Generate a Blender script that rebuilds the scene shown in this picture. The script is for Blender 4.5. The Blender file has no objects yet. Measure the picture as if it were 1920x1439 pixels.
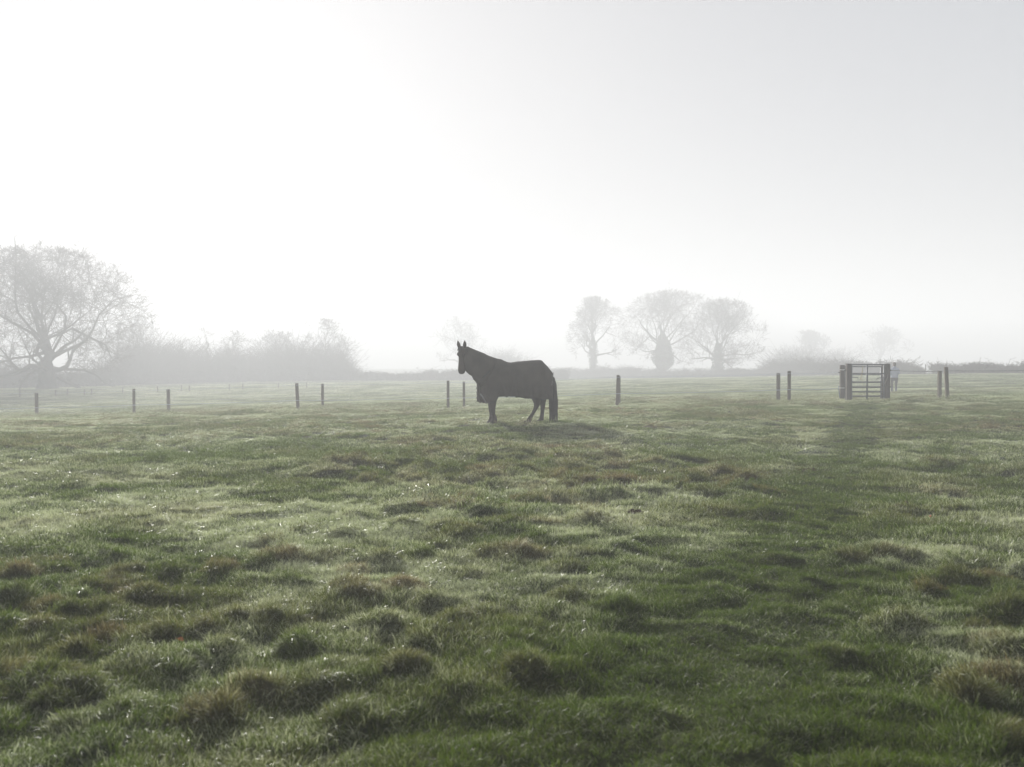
import bpy, bmesh, math, random, time
import numpy as np
from mathutils import Vector, Matrix

T0 = time.time()
scene = bpy.context.scene
COL = scene.collection
R = math.radians

# ------------------------------------------------------------------ camera, sky, sun, exposure
FPX, IW, IH, HC, HORIZON = 1700.0, 1920.0, 1439.0, 1.55, 685.0
PITCH = math.atan((IH / 2 - HORIZON) / FPX)
cam_data = bpy.data.cameras.new('camera')
cam = bpy.data.objects.new('camera', cam_data)
COL.objects.link(cam)
cam.location = (0, 0, HC)
cam.rotation_euler = (R(90) - PITCH, 0, 0)
cam_data.sensor_fit = 'HORIZONTAL'
cam_data.sensor_width = 36.0
cam_data.lens = FPX / IW * 36.0
cam_data.clip_start, cam_data.clip_end = 0.05, 2000
cam_data.dof.use_dof = True
cam_data.dof.focus_distance = 21.5
cam_data.dof.aperture_fstop = 3.2
scene.camera = cam

SUN_AZ, SUN_EL = R(-20), R(17)          # azimuth measured from +Y towards +X
world = bpy.data.worlds.new('World')
scene.world = world
world.use_nodes = True
wn, wl = world.node_tree.nodes, world.node_tree.links
wn.clear()
sky = wn.new('ShaderNodeTexSky')
sky.sky_type = 'NISHITA'
sky.sun_disc = False
sky.sun_elevation = SUN_EL
sky.sun_rotation = SUN_AZ
sky.air_density = 1.0
sky.dust_density = 4.0
sky.ozone_density = 1.0
hs = wn.new('ShaderNodeHueSaturation')
hs.inputs['Saturation'].default_value = 0.65
hs.inputs['Value'].default_value = 1.1
bg = wn.new('ShaderNodeBackground')
bg.inputs['Strength'].default_value = 0.147
wo = wn.new('ShaderNodeOutputWorld')
wl.new(sky.outputs[0], hs.inputs['Color'])
gm_ = wn.new('ShaderNodeGamma')            # thick cloud evens out the sky's contrast
gm_.inputs['Gamma'].default_value = 0.24
wl.new(hs.outputs[0], gm_.inputs['Color'])
tn_ = wn.new('ShaderNodeMix'); tn_.data_type = 'RGBA'; tn_.blend_type = 'MULTIPLY'
tn_.inputs[0].default_value = 1.0
tn_.inputs[7].default_value = (0.965, 0.98, 1.035, 1)
wl.new(gm_.outputs[0], tn_.inputs[6])
wl.new(tn_.outputs[2], bg.inputs['Color'])
wl.new(bg.outputs[0], wo.inputs['Surface'])

sun_data = bpy.data.lights.new('sun', 'SUN')
sun_data.energy = 5.0
sun_data.angle = R(7)
sun_data.color = (1.0, 0.97, 0.915)
sun = bpy.data.objects.new('sun', sun_data)
COL.objects.link(sun)
sdir = Vector((math.sin(SUN_AZ) * math.cos(SUN_EL), math.cos(SUN_AZ) * math.cos(SUN_EL), math.sin(SUN_EL)))
sun.rotation_euler = sdir.to_track_quat('Z', 'Y').to_euler()

scene.view_settings.view_transform = 'Standard'
scene.view_settings.look = 'None'
scene.view_settings.gamma = 1.0
scene.view_settings.exposure = 1.27
scene.view_settings.use_curve_mapping = False
scene.render.engine = 'CYCLES'
cy = scene.cycles
cy.use_denoising = True
cy.denoiser = 'OPENIMAGEDENOISE'
cy.denoising_input_passes = 'RGB_ALBEDO_NORMAL'
cy.max_bounces = 6
cy.diffuse_bounces = 2
cy.glossy_bounces = 2
cy.transmission_bounces = 2
cy.volume_bounces = 2
cy.transparent_max_bounces = 8

FOG_DENSITY, FOG_G, FOG_COLOR = 0.0066, 0.15, (0.775, 0.79, 0.815)

# ------------------------------------------------------------------ helpers
def ray(px, py):
    c, s = math.cos(PITCH), math.sin(PITCH)
    u, v = (px - IW / 2) / FPX, -(py - IH / 2) / FPX
    return np.array([u, c + v * s, -s + v * c])

def W(px, py, d):
    """the point seen at pixel (px, py) of the photograph at distance d in front of the camera"""
    r = ray(px, py)
    return np.array([0, 0, HC]) + r * (d / r[1])

def far(d):
    """the field edge lies deeper in the fog than it looks"""
    return d if d < 85 else 85 + (d - 85) * 2.3

def WX(px, d):
    return W(px, HORIZON, d)[0]

def tag(o, label=None, cat=None, group=None, kind=None):
    if label: o['label'] = label
    if cat: o['category'] = cat
    if group: o['group'] = group
    if kind: o['kind'] = kind
    return o

def empty(name, loc, rz=0.0):
    o = bpy.data.objects.new(name, None)
    o.empty_display_size = 0.3
    COL.objects.link(o)
    o.location = loc
    o.rotation_euler = (0, 0, rz)
    return o

def link(name, me, mat=None, parent=None):
    if mat is not None and len(me.materials) == 0:
        me.materials.append(mat)
    o = bpy.data.objects.new(name, me)
    COL.objects.link(o)
    if parent is not None:
        o.parent = parent
    return o

class MB:
    """collects tubes, boxes, lofts and cards and builds them as one mesh"""
    def __init__(self):
        self.v, self.f3, self.f4, self.n = [], [], [], 0
        self.ngons = []
    def add(self, v, f3=None, f4=None):
        v = np.asarray(v, dtype=np.float32)
        if f3 is not None and len(f3): self.f3.append(np.asarray(f3, dtype=np.int32) + self.n)
        if f4 is not None and len(f4): self.f4.append(np.asarray(f4, dtype=np.int32) + self.n)
        self.v.append(v)
        self.n += len(v)
    def tube(self, pts, rad, sides=6, cap=True, tip=False):
        pts = np.asarray(pts, dtype=np.float64)
        n = len(pts)
        rad = np.broadcast_to(np.asarray(rad, dtype=np.float64), (n,))
        d = pts[-1] - pts[0]
        d = d / (np.linalg.norm(d) + 1e-9)
        a = np.array([0, 0, 1.0]) if abs(d[2]) < 0.8 else np.array([1.0, 0, 0])
        u = np.cross(d, a); u /= np.linalg.norm(u)
        w = np.cross(d, u)
        ck = _circ(sides)
        ring = ck[:, :1] * u + ck[:, 1:] * w
        V = pts[:, None, :] + rad[:, None, None] * ring[None]
        f4 = _tubefaces(n, sides)
        if cap:
            V = np.concatenate([V.reshape(-1, 3), pts[:1], pts[-1:]])
            k = np.arange(sides); k2 = (k + 1) % sides
            c0, c1 = n * sides, n * sides + 1
            f3 = np.concatenate([np.stack([k2, k, np.full(sides, c0)], 1),
                                 np.stack([k + (n - 1) * sides, k2 + (n - 1) * sides, np.full(sides, c1)], 1)])
            self.add(V, f3, f4)
        else:
            self.add(V.reshape(-1, 3), None, f4)
    def box(self, c, s, rot=None):
        c = np.asarray(c, float); s = np.asarray(s, float) / 2
        q = np.array([[x, y, z] for x in (-1, 1) for y in (-1, 1) for z in (-1, 1)], float) * s
        if rot is not None: q = q @ np.asarray(rot).T
        self.add(q + c, None, [[0, 1, 3, 2], [4, 6, 7, 5], [0, 4, 5, 1], [2, 3, 7, 6], [0, 2, 6, 4], [1, 5, 7, 3]])
    def loft(self, rings, cap=True):
        n, m = len(rings), len(rings[0])
        V = np.concatenate([np.asarray(r, float) for r in rings])
        f4 = _tubefaces(n, m)
        f3 = None
        if cap:
            V = np.concatenate([V, [np.mean(rings[0], 0)], [np.mean(rings[-1], 0)]])
            k = np.arange(m); k2 = (k + 1) % m
            f3 = np.concatenate([np.stack([k2, k, np.full(m, n * m)], 1),
                                 np.stack([k + (n - 1) * m, k2 + (n - 1) * m, np.full(m, n * m + 1)], 1)])
        self.add(V, f3, f4)
    def mesh(self, name, mat=None, smooth=True):
        me = bpy.data.meshes.new(name)
        V = np.concatenate(self.v) if self.v else np.zeros((0, 3), np.float32)
        f3 = np.concatenate(self.f3) if self.f3 else np.zeros((0, 3), np.int32)
        f4 = np.concatenate(self.f4) if self.f4 else np.zeros((0, 4), np.int32)
        me.vertices.add(len(V)); me.vertices.foreach_set('co', V.astype(np.float32).ravel())
        me.loops.add(f3.size + f4.size)
        me.loops.foreach_set('vertex_index', np.concatenate([f3.ravel(), f4.ravel()]).astype(np.int32))
        me.polygons.add(len(f3) + len(f4))
        ls = np.concatenate([np.arange(len(f3)) * 3, f3.size + np.arange(len(f4)) * 4]).astype(np.int32)
        me.polygons.foreach_set('loop_start', ls)
        me.update(calc_edges=True)
        me.validate()
        if smooth:
            me.polygons.foreach_set('use_smooth', np.ones(len(me.polygons), dtype=bool))
        if mat is not None: me.materials.append(mat)
        return me
    def build(self, name, mat, parent=None, smooth=True):
        return link(name, self.mesh(name, mat, smooth), None, parent)

_cc, _tf = {}, {}
def _circ(k):
    if k not in _cc:
        a = np.arange(k) * 2 * math.pi / k
        _cc[k] = np.stack([np.cos(a), np.sin(a)], 1)
    return _cc[k]
def _tubefaces(n, s):
    if (n, s) not in _tf:
        i = np.arange(n - 1)[:, None] * s
        k = np.arange(s)[None]; k2 = (k + 1) % s
        _tf[(n, s)] = np.stack([i + k, i + k2, i + s + k2, i + s + k], -1).reshape(-1, 4)
    return _tf[(n, s)]

def vnoise(x, y, seed=0):
    """smooth value noise in 0..1"""
    x = np.asarray(x, float); y = np.asarray(y, float)
    xi, yi = np.floor(x).astype(np.int64), np.floor(y).astype(np.int64)
    fx, fy = x - xi, y - yi
    fx, fy = fx * fx * fx * (fx * (fx * 6 - 15) + 10), fy * fy * fy * (fy * (fy * 6 - 15) + 10)
    def h(a, b):
        n = (a * 374761393 + b * 668265263 + seed * 974634777) & 0xFFFFFFFF
        n = ((n ^ (n >> 13)) * 1274126177) & 0xFFFFFFFF
        n = (n ^ (n >> 16)) & 0xFFFFFFFF
        n = (n * 2246822519) & 0xFFFFFFFF
        return ((n ^ (n >> 15)) & 0xFFFF) / 65535.0
    a, b, c, d = h(xi, yi), h(xi + 1, yi), h(xi, yi + 1), h(xi + 1, yi + 1)
    return (a * (1 - fx) + b * fx) * (1 - fy) + (c * (1 - fx) + d * fx) * fy
def fbm(x, y, seed=0, octv=4):
    s, a, t = 0, 1.0, 0
    for i in range(octv):
        s = s + a * vnoise(x * 2 ** i + 17.3 * i, y * 2 ** i - 9.1 * i, seed + i); t += a; a *= 0.5
    return s / t
def sstep(a, b, x):
    t = np.clip((x - a) / (b - a), 0, 1)
    return t * t * (3 - 2 * t)

# ------------------------------------------------------------------ materials
def new_mat(name):
    m = bpy.data.materials.new(name)
    m.use_nodes = True
    nt = m.node_tree
    nt.nodes.clear()
    out = nt.nodes.new('ShaderNodeOutputMaterial')
    return m, nt, out

def noise_mat(name, c1, c2, scale=6.0, rough=0.8, spec=0.3, bump=0.0, stretch=None, metallic=0.0, detail=6):
    m, nt, out = new_mat(name)
    N = nt.nodes.new
    p = N('ShaderNodeBsdfPrincipled')
    tc = N('ShaderNodeTexCoord')
    mp = N('ShaderNodeMapping')
    if stretch: mp.inputs['Scale'].default_value = stretch
    nz = N('ShaderNodeTexNoise')
    nz.inputs['Scale'].default_value = scale
    nz.inputs['Detail'].default_value = detail
    rp = N('ShaderNodeValToRGB')
    rp.color_ramp.elements[0].position = 0.3; rp.color_ramp.elements[1].position = 0.7
    rp.color_ramp.elements[0].color = (*c1, 1); rp.color_ramp.elements[1].color = (*c2, 1)
    L = nt.links.new
    L(tc.outputs['Object'], mp.inputs[0]); L(mp.outputs[0], nz.inputs['Vector'])
    L(nz.outputs[0], rp.inputs[0]); L(rp.outputs[0], p.inputs['Base Color'])
    p.inputs['Roughness'].default_value = rough
    p.inputs['Specular IOR Level'].default_value = spec
    p.inputs['Metallic'].default_value = metallic
    if bump:
        b = N('ShaderNodeBump'); b.inputs['Strength'].default_value = bump; b.inputs['Distance'].default_value = 0.02
        L(nz.outputs[0], b.inputs['Height']); L(b.outputs[0], p.inputs['Normal'])
    L(p.outputs[0], out.inputs['Surface'])
    return m

def grass_mat(name, src):
    """blade material: green, straw and dew-laden blades mixed by the 'dew' and 'straw' attributes (src = INSTANCER or GEOMETRY)"""
    m, nt, out = new_mat(name)
    N, L = nt.nodes.new, nt.links.new
    def attr(n, t):
        a = N('ShaderNodeAttribute'); a.attribute_name = n; a.attribute_type = t; return a.outputs['Fac']
    def math_(op, a, b, clamp=False):
        x = N('ShaderNodeMath'); x.operation = op; x.use_clamp = clamp
        for i, q in enumerate((a, b)):
            if isinstance(q, (int, float)): x.inputs[i].default_value = q
            else: L(q, x.inputs[i])
        return x.outputs[0]
    def mix(f, a, b):
        x = N('ShaderNodeMix'); x.data_type = 'RGBA'
        if isinstance(f, (int, float)): x.inputs[0].default_value = f
        else: L(f, x.inputs[0])
        for i, q in ((6, a), (7, b)):
            if isinstance(q, tuple): x.inputs[i].default_value = (*q, 1)
            else: L(q, x.inputs[i])
        return x.outputs[2]
    tint = attr('tint', 'GEOMETRY'); tt = attr('along', 'GEOMETRY')
    dew = attr('dew', src); straw = attr('straw', src)
    geo = N('ShaderNodeNewGeometry')
    nz = N('ShaderNodeTexNoise'); nz.inputs['Scale'].default_value = 2.2; nz.inputs['Detail'].default_value = 3
    L(geo.outputs['Position'], nz.inputs['Vector'])
    green = mix(tint, (0.011, 0.033, 0.001), (0.047, 0.090, 0.003))
    green = mix(math_('MULTIPLY', nz.outputs[0], 0.5), green, (0.072, 0.092, 0.018))
    sel = math_('ADD', math_('MULTIPLY', straw, 1.0), math_('MULTIPLY', math_('SUBTRACT', tint, 0.5), 0.9), True)
    col = mix(sel, green, mix(tint, (0.105, 0.082, 0.038), (0.18, 0.145, 0.072)))
    low = math_('MULTIPLY', math_('SUBTRACT', 0.45, tt), 1.6, True)      # brown sheaths at the blade foot, darkened as shade put into the colour
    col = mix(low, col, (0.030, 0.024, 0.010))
    rnd = math_('FRACT', math_('MULTIPLY', tint, 37.31), 0.0)          # some blades carry dew, their neighbours none
    has = math_('ADD', math_('MULTIPLY', math_('SUBTRACT', dew, rnd), 3.0), 0.5, True)
    frost = math_('MULTIPLY', math_('POWER', tt, 0.8), has, True)
    dcol = mix(math_('MULTIPLY', frost, 0.95), col, (0.89, 0.90, 0.63))
    p = N('ShaderNodeBsdfPrincipled')
    L(dcol, p.inputs['Base Color'])
    L(math_('SUBTRACT', 0.6, math_('MULTIPLY', frost, 0.33)), p.inputs['Roughness'])
    L(math_('ADD', 0.12, math_('MULTIPLY', frost, 0.6)), p.inputs['Specular IOR Level'])
    tr = N('ShaderNodeBsdfTranslucent')
    tcol = mix(0.5, dcol, mix(straw, (0.11, 0.19, 0.003), (0.24, 0.17, 0.06)))
    L(tcol, tr.inputs['Color'])
    ms = N('ShaderNodeMixShader'); ms.inputs[0].default_value = 0.45
    L(p.outputs[0], ms.inputs[1]); L(tr.outputs[0], ms.inputs[2])
    L(ms.outputs[0], out.inputs['Surface'])
    return m

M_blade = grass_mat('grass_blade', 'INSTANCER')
M_bark = noise_mat('bark', (0.035, 0.028, 0.022), (0.075, 0.062, 0.05), 5, 0.95, 0.1, 0.4, (1, 1, 0.3))
M_twig = noise_mat('twig', (0.045, 0.034, 0.027), (0.085, 0.066, 0.05), 2, 0.95, 0.1)
M_hedge = noise_mat('hedge_leaf', (0.028, 0.030, 0.015), (0.065, 0.055, 0.032), 1.5, 0.9, 0.15)
M_ivy = noise_mat('ivy_leaf', (0.022, 0.036, 0.012), (0.05, 0.07, 0.025), 1.5, 0.6, 0.3)
M_post = noise_mat('weathered_post', (0.075, 0.062, 0.046), (0.15, 0.125, 0.09), 9, 0.9, 0.15, 0.6, (6, 6, 0.6))
M_gatepost = noise_mat('dark_gatepost', (0.045, 0.038, 0.031), (0.095, 0.08, 0.065), 9, 0.9, 0.15, 0.7, (6, 6, 0.6))
M_metal = noise_mat('gate_metal', (0.075, 0.085, 0.095), (0.13, 0.14, 0.15), 14, 0.5, 0.5, 0.1, None, 0.4)
M_black = noise_mat('black_plastic', (0.012, 0.012, 0.012), (0.025, 0.025, 0.025), 20, 0.5, 0.4)
M_whitep = noise_mat('white_plastic', (0.62, 0.62, 0.6), (0.78, 0.78, 0.76), 20, 0.5, 0.4)
M_tape = noise_mat('fence_tape', (0.40, 0.45, 0.54), (0.52, 0.57, 0.65), 20, 0.6, 0.3)
M_wire = noise_mat('fence_wire', (0.07, 0.08, 0.07), (0.12, 0.13, 0.12), 20, 0.5, 0.4)
M_bluerope = noise_mat('blue_rope', (0.06, 0.09, 0.19), (0.09, 0.14, 0.27), 20, 0.8, 0.2)
M_rope = noise_mat('yellow_rope', (0.28, 0.23, 0.10), (0.42, 0.36, 0.17), 20, 0.8, 0.2)
M_whitewood = noise_mat('white_painted_wood', (0.62, 0.62, 0.6), (0.78, 0.78, 0.76), 6, 0.7, 0.3)
M_coat = noise_mat('dark_bay_coat', (0.022, 0.013, 0.009), (0.044, 0.028, 0.019), 4, 0.85, 0.1)
M_hair = noise_mat('horse_hair', (0.012, 0.010, 0.009), (0.034, 0.027, 0.022), 30, 0.6, 0.3, 0.3, (12, 12, 1))
M_hoof = noise_mat('hoof', (0.025, 0.02, 0.016), (0.045, 0.036, 0.028), 10, 0.9, 0.1)
M_rug = noise_mat('rug_cloth', (0.030, 0.024, 0.018), (0.058, 0.047, 0.037), 3, 0.8, 0.2, 0.5)
M_rugtrim = noise_mat('rug_binding', (0.012, 0.012, 0.012), (0.022, 0.021, 0.020), 12, 0.7, 0.2)
M_strip = noise_mat('rug_pale_strip', (0.12, 0.11, 0.12), (0.18, 0.17, 0.17), 12, 0.5, 0.4)
M_eye = noise_mat('eye', (0.004, 0.003, 0.003), (0.008, 0.006, 0.005), 5, 0.1, 0.6)
M_skin = noise_mat('skin', (0.42, 0.25, 0.18), (0.52, 0.33, 0.25), 5, 0.6, 0.3)
M_jacket = noise_mat('pale_jacket', (0.30, 0.34, 0.44), (0.42, 0.46, 0.56), 5, 0.8, 0.2, 0.3)
M_trouser = noise_mat('brown_trousers', (0.022, 0.019, 0.017), (0.04, 0.035, 0.03), 8, 0.9, 0.1, 0.3)
M_boot = noise_mat('rubber_boot', (0.035, 0.042, 0.058), (0.055, 0.065, 0.085), 8, 0.4, 0.4)
M_brownhair = noise_mat('brown_hair', (0.06, 0.045, 0.03), (0.11, 0.085, 0.06), 30, 0.6, 0.3)
M_soil = noise_mat('turned_soil', (0.035, 0.022, 0.014), (0.10, 0.066, 0.042), 14, 0.95, 0.1, 0.9)
M_leaf = noise_mat('orange_leaf', (0.25, 0.075, 0.02), (0.36, 0.13, 0.035), 14, 0.6, 0.3)

# ------------------------------------------------------------------ terrain
CTRL = [(925, 797, 22.7), (1015, 793, 23.4), (68, 781, 45.5), (250, 776, 43.5), (558, 770, 40.3), (840, 770, 37.3), (1156, 762, 35.6),
        (1480, 755, 34.2), (1777, 751, 32.4), (1620, 754, 34), (315, 773, 46.5), (604, 766.5, 43.3), (870, 764.5, 40.5), (1163, 758, 38.6),
        (1460, 753, 37.2), (1762, 750, 35.2), (1677, 735, 52), (90, 729, far(95)), (330, 722, far(104)), (600, 714, far(113)), (960, 711, far(127)),
        (1350, 708, far(116)), (1640, 704, far(92)), (1880, 702, 75), (-300, 735, far(97)), (2200, 696, 75)]
cx, cyy, cz = [], [], []
for (px, py, d) in CTRL:
    p = W(px, py, d); cx.append(p[0]); cyy.append(p[1]); cz.append(p[2])
for gy in (-40, -12, 0, 5, 10, 15):
    for gx in (-14, -5, 5, 14):
        cx.append(gx * (2.2 if gy < -5 else 1)); cyy.append(gy); cz.append(0.0)
for gx in (-300, -120, 0, 120, 300):
    cx.append(gx); cyy.append(330); cz.append(np.clip(gx * 0.003, -1, 1))
for gx in (-300, 300):
    for gy in (-40, 140):
        cx.append(gx); cyy.append(gy); cz.append(-1.5 if gx < 0 else 1.5)
CX, CY, CZ = map(np.array, (cx, cyy, cz))
def _tpsk(r2): return 0.5 * r2 * np.log(r2 + 1e-9)
_n = len(CX)
_S = 30.0
_K = _tpsk(((CX[:, None] - CX) ** 2 + (CY[:, None] - CY) ** 2) / _S ** 2)
_P = np.stack([np.ones(_n), CX / _S, CY / _S], 1)
_A = np.zeros((_n + 3, _n + 3)); _A[:_n, :_n] = _K + np.eye(_n) * 0.004; _A[:_n, _n:] = _P; _A[_n:, :_n] = _P.T
_w = np.linalg.solve(_A, np.concatenate([CZ, np.zeros(3)]))
def tps(x, y):
    x = np.asarray(x, float); y = np.asarray(y, float)
    xs, ys = np.clip(x, -300, 300), np.clip(y, -40, 330)
    sh = xs.shape; xs = xs.ravel(); ys = ys.ravel()
    out = np.empty(len(xs))
    for i in range(0, len(xs), 20000):
        a, b = xs[i:i + 20000], ys[i:i + 20000]
        k = _tpsk(((a[:, None] - CX) ** 2 + (b[:, None] - CY) ** 2) / _S ** 2)
        out[i:i + 20000] = k @ _w[:_n] + _w[_n] + _w[_n + 1] * a / _S + _w[_n + 2] * b / _S
    return out.reshape(sh)

def ground_px(px, py):
    r = ray(px, py)
    d = 3.0
    prev = d
    while d < 300:
        p = np.array([0, 0, HC]) + r * (d / r[1])
        if p[2] < tps(p[0], p[1]): break
        prev = d; d *= 1.01
    return np.array([0, 0, HC]) + r * (d / r[1])

# tussocks and hummocks: height map in metres, 4 cm cells
HX0, HX1, HY0, HY1, CELL = -36.0, 36.0, -2.0, 52.0, 0.045
NXC, NYC = int((HX1 - HX0) / CELL), int((HY1 - HY0) / CELL)
hm = np.zeros((NYC, NXC), np.float32)
straw_map = np.zeros((NYC, NXC), np.float32)
rng = np.random.default_rng(11)
tuss = []          # x, y, height, radius x, radius y, straw
# tussocks that stand out in the photograph: pixel, width in pixels, height in m, how straw-coloured
for (px, py, wpx, h, s) in [
        (655, 1112, 90, .13, .8), (350, 956, 100, .10, .25), (330, 1078, 110, .11, .2), (490, 1058, 90, .10, .45), (235, 1085, 110, .09, .6),
        (722, 1060, 40, .12, .35), (545, 1100, 90, .09, .1), (1030, 950, 60, .10, .4), (880, 1008, 80, .08, .8), (930, 988, 80, .06, .7),
        (975, 1272, 130, .13, .35), (1800, 1098, 110, .12, .4), (405, 1358, 130, .12, .65), (1805, 1325, 170, .14, .8), (430, 1168, 90, .09, .2),
        (545, 1220, 120, .10, .1), (420, 1225, 90, .10, .3), (755, 1262, 90, .10, .35), (350, 1265, 120, .10, .1), (130, 1320, 150, .10, .2),
        (850, 1170, 90, .08, .15), (1150, 1145, 110, .07, .05), (180, 1365, 170, .12, .1), (600, 1295, 160, .10, .25), (640, 1355, 150, .09, .1),
        (920, 895, 60, .07, .2), (780, 905, 45, .07, .8), (840, 900, 50, .06, .7), (725, 967, 50, .07, .4), (40, 950, 70, .08, .2),
        (85, 930, 40, .07, .3), (275, 937, 40, .06, .3), (1470, 1160, 120, .06, .1), (1700, 1050, 80, .07, .3), (1560, 1235, 110, .06, .5),
        (30, 1130, 110, .12, .2), (70, 1290, 150, .12, .1), (90, 1060, 90, .10, .6), (1560, 1150, 60, .06, .1), (1330, 1115, 60, .05, .2),
        (1640, 1165, 60, .06, .1), (1500, 950, 70, .06, .3), (1440, 950, 60, .06, .2), (1390, 965, 110, .05, .15), (1280, 910, 50, .06, .4),
        (640, 1010, 90, .08, .3), (560, 1000, 70, .08, .6), (180, 1150, 120, .09, .2), (700, 1180, 110, .07, .1), (1060, 1125, 70, .07, .6),
        (1240, 880, 40, .05, .2), (1095, 870, 40, .05, .8), (630, 925, 50, .05, .7), (115, 840, 40, .07, .3), (30, 808, 50, .08, .4),
        (45, 985, 60, .08, .5), (160, 945, 90, .07, .4), (500, 1175, 80, .07, .1), (1880, 1240, 120, .08, .6), (1880, 1400, 160, .1, .5)]:
    g = ground_px(px, py)
    rx = wpx / FPX * g[1] * 0.34
    ry = min(rx * 1.0, rx * 0.6 + 0.08)
    for q in range(6):
        a_, k_ = rng.random() * 6.283, math.sqrt(rng.random()) * .95
        tuss.append((g[0] + rx * k_ * math.cos(a_), g[1] + ry * k_ * math.sin(a_), h * rng.uniform(.2, .55), rx * rng.uniform(.3, .55), ry * rng.uniform(.3, .6), s * rng.uniform(.3, 1.0)))
N_SHOWN = len(tuss)
for i in range(20000):
    y = 1.5 + 49 * rng.random() ** 0.62
    x = (rng.random() * 2 - 1) * (0.62 * y + 4.5)
    if abs(x) > 35: continue
    cl = fbm(x * 0.22, y * 0.22, 5, 3)
    if rng.random() > sstep(0.30, 0.58, cl): continue
    r = rng.uniform(.05, .16)
    tuss.append((x, y, rng.uniform(.02, .075) * (0.6 + r * 3) * (1.0 if y < 9 else (1.35 if y < 17 else .75)), r * rng.uniform(.9, 1.7), r, rng.random() ** 1.6 * 0.9))
for (x, y, h, rx, ry, s) in tuss:
    i0, i1 = int((x - 3 * rx - HX0) / CELL), int((x + 3 * rx - HX0) / CELL) + 1
    j0, j1 = int((y - 3 * ry - HY0) / CELL), int((y + 3 * ry - HY0) / CELL) + 1
    i0, j0, i1, j1 = max(i0, 0), max(j0, 0), min(i1, NXC), min(j1, NYC)
    if i1 <= i0 or j1 <= j0: continue
    gx = HX0 + (np.arange(i0, i1) + .5) * CELL; gy = HY0 + (np.arange(j0, j1) + .5) * CELL
    q = ((gx[None] - x) / rx) ** 2 + ((gy[:, None] - y) / ry) ** 2
    q = q * (.6 + .9 * vnoise(gx[None] * 9 + 0 * gy[:, None], gy[:, None] * 9 + 0 * gx[None], 5))
    g = np.exp(-q ** 1.3 * 0.9)
    hm[j0:j1, i0:i1] = np.maximum(hm[j0:j1, i0:i1], h * g)
    straw_map[j0:j1, i0:i1] = np.maximum(straw_map[j0:j1, i0:i1], s * g)
def samp(a, x, y):
    fx = (np.asarray(x, float) - HX0) / CELL - .5; fy = (np.asarray(y, float) - HY0) / CELL - .5
    ok = (fx > 1) & (fx < NXC - 3) & (fy > 1) & (fy < NYC - 3)
    fx = np.clip(fx, 0, NXC - 2); fy = np.clip(fy, 0, NYC - 2)
    i, j = fx.astype(int), fy.astype(int); u, v = fx - i, fy - j
    r = (a[j, i] * (1 - u) + a[j, i + 1] * u) * (1 - v) + (a[j + 1, i] * (1 - u) + a[j + 1, i + 1] * u) * v
    return np.where(ok, r, 0)
def bumps(x, y):
    d = np.hypot(x, y)
    b = samp(hm, x, y) * sstep(0.8, 2.5, np.asarray(y, float))
    near = (1 - .75 * sstep(13, 30, d)) * (1 - sstep(30, 60, d))
    b = b + near * (0.12 * (fbm(np.asarray(x) * 4.2, np.asarray(y) * 4.2, 3, 4) - .5) + 0.07 * (vnoise(np.asarray(x) * .35, np.asarray(y) * .35, 9) - .5))
    b = b + sstep(40, 80, d) * 0.12 * (fbm(np.asarray(x) * .35, np.asarray(y) * .35, 21, 3) - .5)
    return b
def ground_z(x, y):
    return tps(x, y) + bumps(x, y)

# trodden, dew-free way from the gate to the lower right corner, and a fainter second line of footprints
PATH_PX = [(1625, 757), (1605, 790), (1590, 830), (1540, 900), (1505, 1000), (1420, 1120), (1330, 1270), (1250, 1500)]
PATH = np.array([ground_px(*p)[:2] for p in PATH_PX])
PATH_W = np.array([.6, .5, .45, .46, .55, .65, .8, .85])
PATH2 = np.array([ground_px(*p)[:2] for p in [(1720, 790), (1745, 830), (1770, 860), (1880, 905), (1990, 960)]])
def seg_dist(x, y, P):
    best = np.full(np.shape(x), 1e9); idx = np.zeros(np.shape(x))
    for i in range(len(P) - 1):
        a, b = P[i], P[i + 1]; ab = b - a
        t = np.clip(((x - a[0]) * ab[0] + (y - a[1]) * ab[1]) / (ab @ ab), 0, 1)
        d = np.hypot(x - a[0] - t * ab[0], y - a[1] - t * ab[1])
        idx = np.where(d < best, i + t, idx); best = np.minimum(best, d)
    return best, idx
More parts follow.
